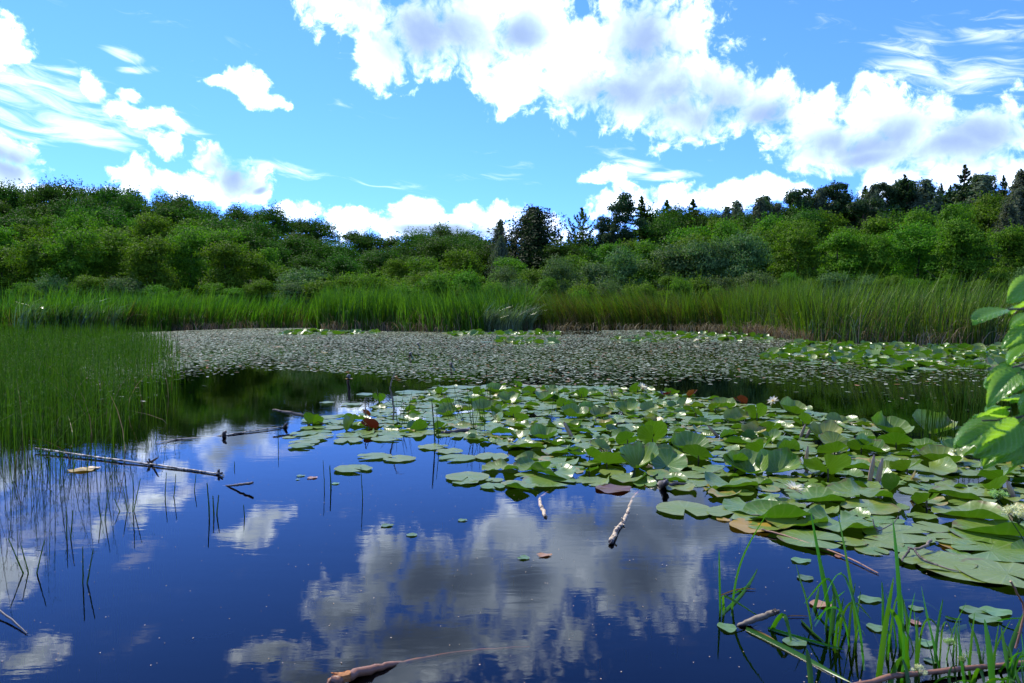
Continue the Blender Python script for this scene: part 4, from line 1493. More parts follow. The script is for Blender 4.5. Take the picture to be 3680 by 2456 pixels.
# ------------------------------------------------------------------ dead wood
def wood_mat(name, c1, c2, dark, marks=0.62, scale=7, stretch=(1, 1, 1), rough=.75, spec=.3):
    m, b = new_mat(name)
    tc = b.n('ShaderNodeTexCoord')
    pos = b.v('MULTIPLY', tc.outputs['Object'], stretch)
    n1 = b.noise(pos, scale * 3, 5, .65)
    n2 = b.noise(pos, scale, 3, .6)
    col = b.mix(n1, (*c1, 1), (*c2, 1))
    col = b.mix(b.rng(b.m('MULTIPLY_ADD', n1, .4, b.m('MULTIPLY', n2, .75)), marks, marks + .06), col, (*dark, 1))
    bp = b.n('ShaderNodeBump')
    bp.inputs['Strength'].default_value = .6
    bp.inputs['Distance'].default_value = .004
    b.put(bp.inputs['Height'], n1)
    return finish(m, b, principled(b, col, rough, spec, bp.outputs[0]))


M['pale_wood'] = wood_mat('pale_wood', (.32, .25, .16), (.76, .68, .50), (.05, .04, .03), .57, 12, rough=.45, spec=.5)
M['birch_wood'] = wood_mat('birch_wood', (.42, .29, .14), (.70, .58, .38), (.05, .035, .025), .58, 14, rough=.6)
M['dark_wood'] = wood_mat('dark_wood', (.035, .026, .02), (.10, .08, .06), (.015, .012, .01), .7, 12, rough=.5, spec=.5)
M['grey_wood'] = wood_mat('grey_wood', (.11, .085, .055), (.27, .22, .15), (.04, .03, .025), .6, 14, (1, 1, 1), .6)
M['brown_wood'] = wood_mat('brown_wood', (.17, .075, .035), (.33, .16, .08), (.05, .025, .015), .64, 14, rough=.5, spec=.5)
M['torn_wood'] = wood_mat('torn_wood', (.45, .17, .05), (.62, .28, .09), (.12, .04, .02), .66, 30, rough=.7)


def chaikin(P, R_, it=2):
    for _ in range(it):
        Q, S_ = [P[0]], [R_[0]]
        for i in range(len(P) - 1):
            a, b_ = Vector(P[i]), Vector(P[i + 1])
            Q += [a.lerp(b_, .25), a.lerp(b_, .75)]
            S_ += [R_[i] * .75 + R_[i + 1] * .25, R_[i] * .25 + R_[i + 1] * .75]
        Q.append(P[-1])
        S_.append(R_[-1])
        P, R_ = Q, S_
    return P, R_


def limb(name, pts, radii, mat, label=None, cat=None, parent=None, sides=9, wob=.28, seed=1, knobs=0):
    P = [Vector(p) for p in pts]
    P, Rr = chaikin(P, radii, 2)
    rg = random.Random(seed)
    P = [p + Vector((rg.uniform(-1, 1), rg.uniform(-1, 1), rg.uniform(-.6, .6))) * r * .45 for p, r in zip(P, Rr)]
    mb = MB()
    mb.tube(P, Rr, sides, wob=wob, seed=seed)
    for k in range(knobs):
        i = rg.randrange(1, len(P) - 1)
        d = Vector((rg.uniform(-1, 1), rg.uniform(-1, 1), rg.uniform(.0, 1))).normalized()
        mb.tube([P[i], P[i] + d * Rr[i] * rg.uniform(1.3, 2.4)], [Rr[i] * .55, Rr[i] * .35], 6, wob=.3, seed=k)
    # the object's origin sits at its first point
    me = mb.mesh(name, mat, True)
    o = link(name, me, parent)
    if parent is None:
        org = P[0].copy()
        me.transform(Matrix.Translation(-org))
        o.location = org
    else:
        me.transform(parent.matrix_world.inverted() @ Matrix.Identity(4) if False else Matrix.Translation(-parent.location))
    if label:
        tag(o, label, cat)
    return o


o = limb('fallen_trunk', [W(128, 1612, .03), W(294, 1638, .015), W(484, 1662, .012), W(744, 1697, .008), W(803, 1708, .008)], [.009, .0105, .009, .0075, .006], M['pale_wood'],
         'long pale fallen trunk with dark knots floating from the horsetails', 'fallen trunk', seed=3, knobs=6)
limb('branch_stub', [W(541, 1664, .0), W(556, 1652, .05), W(568, 1645, .08)], [.012, .008, .005], M['dark_wood'], parent=o, seed=4)
limb('branch_stub', [W(541, 1664, .0), W(535, 1650, .05)], [.010, .006], M['dark_wood'], parent=o, seed=5)
limb('branch_stub', [W(541, 1666, .01), W(528, 1660, .04)], [.010, .006], M['dark_wood'], parent=o, seed=7)
limb('branch_stub', [W(783, 1702, .0), W(786, 1690, .04)], [.013, .009], M['dark_wood'], parent=o, seed=6)
limb('branch_stub', [W(783, 1702, .01), W(800, 1700, .025)], [.010, .006], M['dark_wood'], parent=o, seed=8)
o = limb('fallen_trunk', [W(560, 1591, .012), W(657, 1577, .004), W(753, 1571, -.008), W(813, 1565, .006), W(900, 1550, .013), W(986, 1539, .013), W(1036, 1531, .01)],
         [.003, .008, .004, .008, .008, .007, .006], M['pale_wood'], 'second pale trunk half sunk beyond the first, ending at dark stub', 'fallen trunk', seed=11, knobs=5)
limb('branch_stub', [W(808, 1566, .01), W(803, 1556, .05), W(815, 1552, .06)], [.02, .016, .01], M['dark_wood'], parent=o, seed=12)
limb('branch_stub', [W(1025, 1534, .01), W(1030, 1524, .05)], [.02, .012], M['dark_wood'], parent=o, seed=13)
o = limb('dead_branch', [W(980, 1473, .16), W(1038, 1484, .13), W(1098, 1496, .08), W(1163, 1524, .0), W(1180, 1532, -.04)], [.010, .017, .018, .013, .010], M['grey_wood'],
         'brown dead branch rising out of the water to the left, left of the pads', 'dead branch', seed=15, knobs=5)
limb('side_twig', [W(1095, 1497, .075), W(1120, 1509, .05), W(1155, 1520, .03)], [.011, .008, .005], M['dark_wood'], parent=o, seed=16)
limb('side_twig', [W(1130, 1512, .04), W(1110, 1528, .0), W(1090, 1540, -.03)], [.010, .007, .005], M['dark_wood'], parent=o, seed=17)
limb('dead_stick', [W(800, 1747, -.01), W(830, 1746, .01), W(870, 1741, .035), W(909, 1736, .055)], [.003, .007, .010, .009], M['dark_wood'],
     'dark stick rising at an angle from the water, below the long fallen trunk', 'stick', seed=20)
d5 = W(1413, 1512).y
o = limb('bare_twig', [WD(1413, 1520, d5), WD(1415, 1470, d5), WD(1408, 1420, d5), WD(1402, 1400, d5), WD(1405, 1375, d5), WD(1414, 1352, d5), WD(1424, 1322, d5)],
         [.010, .010, .009, .010, .008, .006, .003], M['grey_wood'], 'thin pale crooked twig standing upright at the far left of the pads', 'twig', seed=22, sides=7)
limb('side_twig', [WD(1411, 1455, d5), WD(1385, 1435, d5), WD(1365, 1410, d5)], [.004, .003, .0015], M['dark_wood'], parent=o, seed=23, sides=5)
limb('side_twig', [WD(1420, 1330, d5), WD(1440, 1318, d5), WD(1455, 1316, d5)], [.003, .002, .0015], M['dark_wood'], parent=o, seed=24, sides=5)
d6 = W(1316, 1522).y
o = limb('bare_twig', [WD(1316, 1526, d6), WD(1314, 1480, d6), WD(1311, 1432, d6), WD(1315, 1428, d6)], [.007, .006, .005, .003], M['grey_wood'],
         'short upright twig beside a dead red leaf, left of the tall crooked twig', 'twig', seed=26, sides=7)
limb('side_twig', [WD(1314, 1430, d6), WD(1322, 1450, d6), WD(1331, 1475, d6)], [.004, .004, .003], M['dark_wood'], parent=o, seed=27, sides=5)
limb('side_twig', [WD(1311, 1445, d6), WD(1300, 1455, d6), WD(1290, 1462, d6)], [.003, .002, .001], M['grey_wood'], parent=o, seed=28, sides=5)
o = limb('birch_branch', [W(2321, 1749, -.07), W(2277, 1783, -.035), W(2265, 1816, -.012), W(2254, 1851, -.004), W(2226, 1892, .006), W(2196, 1944, .014)],
         [.008, .010, .011, .012, .013, .015], M['birch_wood'], 'larger white birch branch in open water, its dark cut end towards the viewer', 'birch branch', seed=30, knobs=7, wob=.12)
limb('cut_end', [W(2196.5, 1943, .014), W(2194, 1948, .0135)], [.0148, .014], M['dark_wood'], parent=o, seed=31, sides=12, wob=.03)
limb('birch_branch', [W(1990, 1752, -.08), W(1981, 1762, -.05), W(1935, 1795, -.012), W(1948, 1826, -.002), W(1962, 1858, .004)], [.010, .012, .012, .013, .011], M['birch_wood'],
     'smaller white birch branch lying bent in the water below the pads', 'birch branch', seed=33, knobs=3, wob=.12)
o = limb('sunken_log', [W(1190, 2462, .03), W(1240, 2430, .024), W(1340, 2404, .012), W(1417, 2389, .0), W(1472, 2379, -.02), W(1600, 2351, -.05), W(1750, 2335, -.09), W(1902, 2325, -.14)],
         [.019, .018, .015, .010, .008, .006, .005, .003], M['brown_wood'], 'brown log at the bottom edge running underwater to the right', 'log', seed=36, knobs=2)
mbt = MB()
rgt = random.Random(5)
cend = W(1215, 2440, .03)
for k in range(9):
    a = rgt.uniform(0, 6.28)
    s0 = cend + Vector((rgt.uniform(-.01, .02), rgt.uniform(-.012, .012), rgt.uniform(-.012, .012)))
    mbt.tube([s0 + Vector((.02, .01, 0)), s0, s0 + Vector((-.022 - rgt.random() * .02, -.006, rgt.uniform(-.01, .012)))], [.011, .009, .0015], 5, wob=.4, seed=k)
t = mbt.build('torn_end', M['torn_wood'], o)
t.data.transform(Matrix.Translation(-o.location))
o = limb('driftwood', [W(2655, 2250, .0), W(2700, 2232, .018), W(2750, 2213, .045), W(2786, 2199, .07)], [.008, .012, .013, .0125], M['grey_wood'],
         'grey weathered stump end poking up beside the left grass blades', 'driftwood', seed=40, knobs=0)
limb('broken_end', [W(2780, 2201, .068), W(2792, 2199, .072), W(2800, 2194, .080)], [.012, .009, .003], M['dark_wood'], parent=o, seed=41, wob=.5)
limb('thin_branch', [W(2738, 1903, .02), W(2836, 1930, .015), W(2917, 1957, .012), W(3043, 2001, .01), W(3157, 2061, .006)], [.005, .006, .005, .0045, .003], M['brown_wood'],
     'thin reddish branch lying across the water below the right pads', 'thin branch', seed=43, knobs=6, sides=7)
o = limb('forked_twig', [W(3347, 1941, .05), W(3338, 1952, .05), W(3322, 1968, .045), W(3289, 1977, .045), W(3262, 1966, .05)], [.007, .008, .008, .007, .004], M['grey_wood'],
         'grey forked twig lying over the yellowing pads at the right', 'twig', seed=45, sides=7)
limb('side_twig', [W(3267, 1972, .045), W(3264, 1990, .03), W(3245, 2003, .02), W(3243, 2018, .015)], [.006, .006, .005, .004], M['grey_wood'], parent=o, seed=46, sides=7)
limb('side_twig', [W(3289, 1977, .045), W(3300, 2000, .03), W(3325, 2015, .025), W(3388, 2040, .022), W(3446, 2054, .02)], [.006, .006, .005, .004, .003], M['grey_wood'], parent=o, seed=47, sides=7)
limb('forked_twig', [W(3152, 1905, .03), W(3143, 1893, .05), W(3136, 1865, .09)], [.006, .005, .003], M['grey_wood'], 'short grey twig standing on pads behind the middle tall grass blade', 'twig', seed=48, sides=6)
limb('thin_branch', [W(3152, 1912, .02), W(3190, 1893, .04), W(3215, 1880, .05), W(3228, 1855, .08)], [.003, .003, .003, .002], M['dark_wood'], 'very thin dark twig bridging pads right of the short grey twig', 'twig', seed=49, sides=5)
o = limb('sunken_log', [W(3030, 2475, .02), W(3190, 2434, .02), W(3271, 2424, .02), W(3435, 2408, .018), W(3620, 2388, .012), W(3760, 2378, .01)], [.009, .010, .009, .009, .009, .008], M['brown_wood'],
         'pinkish brown branch lying behind the grass at the bottom right corner', 'branch', seed=50, knobs=3)
limb('floating_log', [W(1588, 1556, .012), W(1640, 1552, .018), W(1692, 1547, .02)], [.018, .022, .024], M['dark_wood'], 'short dark log floating among the left pads', 'log', seed=52, knobs=3)
for i, (x, y, h, lab) in enumerate([(1501, 1235, .20, 'farthest dark snag standing in the pondweed mat'), (1473, 1270, .17, 'dark snag in the pondweed mat, second from the cattails'), (1620, 1308, .14, 'dark stub in the pondweed right of the upright twig'),
                                    (1252, 1352, .20, 'thin dark stub above an orange leaf at the edge of the mat')]):
    limb('snag', [W(x, y, -.05), W(x, y, h * .5), W(x + 3, y, h)], [.03, .028, .02], M['dark_wood'], lab, 'snag', seed=60 + i, wob=.4)
o = limb('rotten_stump', [W(2375, 1748, -.01), W(2388, 1742, .03), W(2392, 1736, .07)], [.03, .026, .017], M['dark_wood'], 'dark knobbly rotten stump at the near edge of the pads above the birch branch', 'stump', seed=66, wob=.5, knobs=4)
limb('root_piece', [W(2385, 1748, .01), W(2430, 1738, .02), W(2470, 1742, .01)], [.018, .013, .006], M['dark_wood'], parent=o, seed=67, wob=.4)
limb('dead_stick', [W(-60, 2150, .04), W(0, 2194, .02), W(50, 2235, .012), W(97, 2277, .004)], [.004, .004, .004, .002], M['dark_wood'], 'dark thin stick slanting down at the lower left edge', 'stick', seed=68, sides=6)

# ------------------------------------------------------------------ lone stems standing in open water
NODE = M['stem']


def stem_thing(base, tip, label, h2=(), w=.0035, group=None, name='reed_stem'):
    d = S(*base).y
    mb = MB()
    for (b_, t_) in [(base, tip)] + list(h2):
        dd = S(*b_).y
        p0, p1 = WD(b_[0], b_[1], dd), WD(t_[0], t_[1], dd)
        p0.z = -.12
        mid = p0.lerp(p1, .5) + Vector((rp.uniform(-.006, .006), rp.uniform(-.01, .01), 0))
        mb.tube([p0, mid, p1], [w, w * .95, w * .6], 5)
    o = mb.build(name, M['horsetail'], None, True)
    org = S(*base)
    o.data.transform(Matrix.Translation(-org))
    o.location = org
    tag(o, label, 'water plant stem', group)
    return o


stem_thing((1164, 1755), (1161, 1655), 'thin leaning stem, left of three lone stems in the open water', w=.003)
stem_thing((1186, 1756), (1185, 1674), 'thicker jointed stem, middle of three lone stems in open water', w=.006)
stem_thing((1305, 1794), (1297, 1680), 'stem rising in front of a floating pad, right of three lone stems')
stem_thing((751, 1853), (744, 1736), 'cluster of three dark stems standing together in open water left', [((763, 1850), (765, 1783)), ((776, 1848), (786, 1780))], w=.005, name='stem_cluster')
stem_thing((875, 1861), (875, 1814), 'short single stem right of the stem cluster and dark stick')
stem_thing((845, 1682), (843, 1660), 'very short stem stub before the white cloud reflection', w=.004)
stem_thing((1000, 1612), (999, 1545), 'lone stem below the end of the second pale trunk')
stem_thing((290, 2099), (297, 1965), 'tallest lone stem, bent at its tip, in the lower left water', [((290, 2099), (335, 1975))], name='stem_cluster')
stem_thing((467, 1836), (440, 1745), 'fan of four stems crossing each other in front of the fallen trunk', [((467, 1836), (505, 1720)), ((472, 1836), (478, 1700)), ((462, 1838), (410, 1790))], name='stem_cluster')
stem_thing((596, 1790), (598, 1700), 'pair of upright stems below the middle of the fallen trunk', [((610, 1788), (632, 1705))], name='stem_cluster')
stem_thing((115, 2060), (75, 1960), 'bent crossing stems at the left edge of the lower water', [((115, 2060), (160, 1940)), ((120, 2060), (30, 1935))], name='stem_cluster')
stem_thing((700, 1762), (705, 1700), 'single thin stem just under the fallen trunk near its right end')
stem_thing((372, 1872), (350, 1790), 'slanting pair of stems in the left water under the yellow leaf', [((372, 1872), (390, 1760))], name='stem_cluster')
stem_thing((242, 1935), (238, 1830), 'thin pair of stems over the cloud reflection at far left', [((246, 1935), (262, 1835))], name='stem_cluster')


def rush_clump(stems, label, w=.003, tips=True, name='rush_clump'):
    """each stem: (base x, base y, tip x, tip y) in photo pixels"""
    bx, by = stems[0][:2]
    org = S(bx, by)
    root = bpy.data.objects.new(name, None)
    COL.objects.link(root)
    root.location = org
    tag(root, label, 'rushes')
    for (x0, y0, x1, y1) in stems:
        d = S(x0, y0).y
        p0, p1 = WD(x0, y0, d), WD(x1, y1, d)
        p0.z = -.05
        mb = MB()
        mid = p0.lerp(p1, .5) + Vector((rp.uniform(-.01, .01), 0, 0))
        mb.tube([p0 - org, mid - org, p1 - org], [w, w * .9, w * .45], 5)
        if tips:
            dd = (p1 - p0).normalized()
            mb.tube([p1 - org, p1 + dd * .012 - org, p1 + dd * .03 - org], [w * .5, w * 1.5, w * .4], 6)
        mb.build('stem', M['stem'] if not tips else M['horsetail'], root, True)
    return root


def gen_stems(cx, cy, n, sx, sy, h, lean, seed):
    rg = random.Random(seed)
    L = []
    for i in range(n):
        x, y = cx + rg.uniform(-sx, sx), cy + rg.uniform(-sy, sy)
        L.append((x, y, x + rg.gauss(lean, 14), y - h * rg.uniform(.55, 1.1)))
    return L


rush_clump(gen_stems(3350, 1590, 22, 38, 12, 190, 14, 1), 'dense upright rush clump behind the large pale pads at right', .004)
rush_clump(gen_stems(3440, 1570, 16, 70, 25, 190, 20, 2), 'loose rushes with brown tips just left of the alder leaves', .004)
rush_clump(gen_stems(3570, 1500, 34, 120, 60, 150, 10, 3), 'thin tall rushes with pale tips beyond the alder leaves at right edge', .005)
rush_clump(gen_stems(3185, 1550, 8, 20, 8, 120, 5, 4), 'short thin rush clump left of the large pale pads', .003)
rush_clump(gen_stems(1720, 1545, 9, 25, 12, 150, -12, 5), 'wispy rushes in front of the raised pads left of the cluster middle', .0035, False)
rush_clump(gen_stems(1655, 1500, 8, 40, 20, 120, -40, 6), 'leaning thin stems crossing the left part of the lily cluster', .003, False)
rush_clump(gen_stems(1570, 1600, 4, 10, 4, 190, -12, 7), 'tallest thin stem pair in front of the left lily pads', .0045, False)
rush_clump(gen_stems(1450, 1525, 8, 22, 12, 130, 8, 8), 'thin dark stems just right of the tall crooked twig', .003, False)
rush_clump(gen_stems(2180, 1440, 5, 60, 20, 90, 0, 9), 'few thin stems at the far edge of the pads left of a flower', .003, False)
rush_clump(gen_stems(2060, 1480, 7, 90, 40, 140, -20, 10), 'scattered fine stems over the middle of the lily cluster', .003, False)
rush_clump(gen_stems(1750, 1430, 7, 15, 8, 110, 2, 11), 'tuft of fine green stems beside a raised pad at the far edge', .003, False)


# ------------------------------------------------------------------ near grass blades
def blade_part(pts, w, parent, mat, twist=.4, seed=0):
    """flat leaf blade along world points, with a shallow keel"""
    rg = random.Random(seed)
    P, _ = chaikin([Vector(p) for p in pts], [0] * len(pts), 2)
    n = len(P)
    face = rg.uniform(-.5, .5)
    V = []
    for i, p in enumerate(P):
        t = i / (n - 1)
        tan = (P[min(i + 1, n - 1)] - P[max(i - 1, 0)]).normalized()
        view = Vector((math.sin(face + twist * t), -math.cos(face + twist * t), .15))
        side = tan.cross(view)
        side = side.normalized() if side.length > .01 else Vector((1, 0, 0))
        nn = side.cross(tan).normalized()
        ww = w * .5 * (min(1, .7 + t * 1.5)) * (1 - max(0, (t - .45) / .55) ** 1.6) + .0004
        for s, z in ((-1, .0), (0, -.28), (1, .0)):
            V.append(p + side * s * ww + nn * z * ww - parent.location)
    F = []
    for i in range(n - 1):
        for k in range(2):
            F.append((i * 3 + k, i * 3 + k + 1, (i + 1) * 3 + k + 1, (i + 1) * 3 + k))
    o = link('blade', np_mesh('blade', V, np.array(F), mat, True), parent)
    return o


def C7(p):
    return (2400 + p[0] * .5447, 1900 + p[1] * .5447)


def grass_plant(label, blades, cat='grass plant', name='grass_plant'):
    bx, by = C7(blades[0][0][0])
    root = bpy.data.objects.new(name, None)
    COL.objects.link(root)
    root.location = W(bx, min(by, 2500))
    tag(root, label, cat)
    for i, bl in enumerate(blades):
        pts, w = bl[0], bl[1]
        mode = bl[2] if len(bl) > 2 else 'up'
        mat = M['dead_blade'] if len(bl) > 3 else M['blade']
        base = C7(pts[0])
        d0 = W(base[0], base[1]).y
        P = []
        for j, q in enumerate(pts):
            u, v = C7(q)
            if mode == 'flat':
                P.append(W(u, v, .006))
            else:
                P.append(WD(u, v, d0 + (.03 * j if mode == 'up' else -.03 * j)))
        if mode != 'flat':
            P[0].z = -.03
        wm = 1.15 * w * .5447 / (FPX / d0)
        blade_part(P, wm, root, mat, seed=i + len(label))
    return root


grass_plant('plant with tall left blade curving right and short upright blade, leftmost of the near grass', [
    ([(347, 540), (342, 330), (338, 135)], 12), ([(420, 535), (440, 380), (480, 220), (550, 70), (668, -121)], 17), ([(372, 530), (365, 470), (362, 440), (430, 470), (600, 580)], 15, 'dn'),
    ([(360, 540), (368, 480), (372, 445)], 16), ([(360, 560), (480, 450), (560, 330), (592, 266)], 22, 'flat'), ([(350, 440), (470, 395), (585, 400)], 8, 'flat', 'dead'), ([(440, 430), (500, 395), (552, 364)], 9, 'flat')])
grass_plant('single folded blade leaning over the grey driftwood', [([(668, 665), (720, 600), (765, 558), (795, 640), (822, 785)], 24, 'dn')])
grass_plant('long flat blade lying on the water from the driftwood to bottom', [([(515, 660), (700, 750), (920, 860), (1210, 1018)], 26, 'flat'), ([(520, 655), (630, 690), (740, 760)], 9, 'flat', 'dead')])
grass_plant('clump with two tall arching blades left of middle in the near grass', [
    ([(1095, 640), (1040, 420), (1000, 200), (942, -115)], 22), ([(958, 650), (920, 480), (870, 330), (845, 232)], 13), ([(1250, 712), (1222, 450), (1175, 170), (1120, -110)], 20),
    ([(1297, 885), (1262, 600), (1200, 380), (1150, 282), (1090, 330), (1030, 470), (965, 612)], 20), ([(1197, 680), (1130, 480), (1068, 312), (1000, 370), (900, 497)], 15),
    ([(1080, 700), (1100, 560), (1105, 460), (1080, 380)], 15), ([(1040, 640), (1060, 480), (1020, 240)], 14), ([(970, 600), (1060, 500), (1168, 412)], 13), ([(955, 535), (985, 460), (998, 392)], 20),
    ([(1270, 560), (1340, 640), (1408, 800)], 14, 'dn'), ([(1150, 460), (1240, 530), (1330, 565)], 8, 'dn'), ([(1130, 640), (1145, 560), (1120, 700)], 18), ([(1120, 600), (1150, 500), (1160, 455)], 10),
    ([(1060, 760), (1080, 600), (1090, 430)], 12)])
grass_plant('short drowned blades lying flat before the arching clump', [([(880, 608), (960, 690), (1040, 755)], 20, 'flat'), ([(660, 655), (900, 730), (1165, 800)], 15, 'flat'), ([(790, 577), (850, 575), (930, 578)], 5, 'flat', 'dead')])
grass_plant('broad dark green blades standing tall in the middle of the near grass', [
    ([(1385, 990), (1435, 640), (1490, 322)], 44), ([(1460, 720), (1490, 520), (1520, 430)], 22), ([(1540, 800), (1532, 500), (1512, 200), (1485, -60)], 26), ([(1590, 905), (1560, 720), (1510, 580), (1465, 528)], 28, 'dn'),
    ([(1420, 640), (1420, 450), (1412, 350)], 14), ([(1570, 800), (1600, 560), (1632, 420)], 14), ([(1540, 430), (1700, 480), (1830, 580)], 13, 'dn'), ([(1660, 560), (1720, 545), (1600, 620)], 10),
    ([(1540, 1010), (1560, 800), (1545, 430)], 24), ([(1640, 910), (1648, 760), (1642, 632)], 34), ([(1585, 700), (1640, 760), (1685, 842)], 34, 'dn'), ([(1600, 620), (1560, 520), (1540, 440)], 18),
    ([(1500, 830), (1560, 880), (1620, 1020)], 30)])
grass_plant('two stout blades at the bottom edge left of the white fluffy flower', [([(950, 1030), (935, 900), (915, 790)], 30), ([(1450, 1035), (1495, 920), (1545, 845)], 44), ([(1590, 1040), (1580, 940), (1545, 850)], 30)])
grass_plant('tall dark blade leaning left, right of the broad middle blades', [([(1802, 925), (1742, 700), (1695, 500), (1672, 378)], 22), ([(1975, 598), (1850, 680), (1725, 760)], 28, 'dn'), ([(1830, 580), (1890, 600), (1940, 598)], 12, 'flat')])
grass_plant('cluster of pointed blades right of the small green flower head', [
    ([(1985, 920), (2005, 720), (2025, 556)], 30), ([(2080, 905), (2040, 740), (1985, 610)], 18), ([(1965, 1030), (1930, 800), (1908, 658)], 18), ([(1995, 1030), (2050, 888), (2095, 1030)], 26, 'dn'),
    ([(1935, 780), (2070, 815), (2212, 845)], 16, 'dn'), ([(1690, 860), (1800, 930), (1920, 1030)], 14, 'dn'), ([(2000, 960), (1980, 860), (1965, 780)], 16)])
grass_plant('strong upright blade with horizontal blade, near the right edge', [([(2150, 1030), (2120, 780), (2090, 598)], 40), ([(2090, 602), (2200, 598), (2360, 590)], 9, 'dn'), ([(2290, 1030), (2230, 850), (2200, 645)], 26),
                                                                        ([(2230, 850), (2290, 700), (2370, 520)], 26), ([(2160, 935), (2240, 870), (2330, 815)], 12, 'dn'), ([(2345, 1035), (2290, 930), (2250, 760)], 22)])
grass_plant('low tangled blades at the very bottom right corner', [([(2060, 1040), (2120, 990), (2250, 1000)], 18, 'dn'), ([(2180, 1040), (2220, 970), (2290, 1010)], 14, 'dn'), ([(1830, 1040), (1900, 1000), (2020, 1010)], 16, 'dn'),
                                                           ([(1700, 1035), (1790, 985), (1900, 975)], 16, 'dn'), ([(2360, 1040), (2330, 900), (2345, 780)], 20), ([(1870, 1035), (1850, 960), (1880, 900)], 14)])

rgx = random.Random(77)


def fine_plant(label, cx, cy, n, spread):
    bl = []
    for i in range(n):
        x, y = cx + rgx.uniform(-spread, spread), cy + rgx.uniform(-40, 40)
        h, l = rgx.uniform(150, 420), rgx.gauss(0, 70)
        if rgx.random() < .3:
            bl.append(([(x, y), (x + l * .3, y - h * .6), (x + l, y - h * .8), (x + l * 2.0, y - h * .45)], rgx.uniform(8, 15), 'dn'))
        else:
            bl.append(([(x, y), (x + l * .3, y - h * .5), (x + l, y - h)], rgx.uniform(8, 16)))
    grass_plant(label, bl)


fine_plant('thin blades filling in behind the broad dark grass blades', 1560, 820, 9, 130)
fine_plant('thin blades between the small green flower head and pointed cluster', 1880, 900, 9, 120)
fine_plant('thin blades low at the bottom right corner of the picture', 2220, 980, 12, 150)
fine_plant('fine blades among the arching clump of near grass', 1130, 760, 7, 110)

# stalk of an old plant at the right edge, brown and knotty
o = limb('knotty_stalk', [WD(3650, 2330, 2.4), WD(3690, 2190, 2.4), WD(3665, 2150, 2.4), WD(3650, 2120, 2.4), WD(3632, 2090, 2.4)], [.004, .004, .0035, .003, .0035], M['brown_wood'],
         'brown knotty stalk leaning in at the right edge below the yellow pads', 'stalk', seed=71, sides=7, knobs=4)

# ------------------------------------------------------------------ floating single leaves
M['leaf_green'] = leaf_mat('floating_green', (.09, .17, .04), (.14, .24, .07), .25, island=False, rough=.3, spec=.5)
M['leaf_brown'] = leaf_mat('floating_brown', (.26, .12, .06), (.36, .17, .08), .2, tcol=(1, .8, .6), island=False, rough=.35, spec=.5)
M['leaf_yellow'] = leaf_mat('floating_yellow', (.42, .30, .03), (.55, .38, .05), .3, tcol=(1, 1, .5), island=False, rough=.35, spec=.5)


def oval_leaf(px, py, wpx, mat, label, rot=None, asp=.5, notch=False):
    p = S(px, py)
    L = wpx / (FPX / p.y)
    V, F, k = [(0, 0, .004)], [], 28
    rg = random.Random(int(px + py))
    for ring in (.5, 1.0):
        for j in range(k):
            th = 2 * math.pi * j / k
            r = ring * (1 + .05 * math.sin(3 * th + px) + .03 * math.sin(8 * th))
            if notch and abs(th - math.pi) < .25:
                r *= .55
            V.append((.5 * L * r * math.cos(th), .5 * L * asp * 1.6 * r * math.sin(th) * (1 - .2 * math.cos(th)), .004 + ring * ring * L * .05 * math.sin(2 * th + 1) ** 2))
    F3 = [(0, 1 + j, 1 + (j + 1) % k) for j in range(k)]
    F4 = [(1 + j, 1 + k + j, 1 + k + (j + 1) % k, 1 + (j + 1) % k) for j in range(k)]
    me = np_mesh('floating_leaf', V, [np.array(F3), np.array(F4)], mat, True)
    o = link('floating_leaf', me)
    o.location = p
    o.rotation_euler = (0, 0, rg.uniform(-.4, .4) if rot is None else rot)
    tag(o, label, 'floating leaf')
    return o


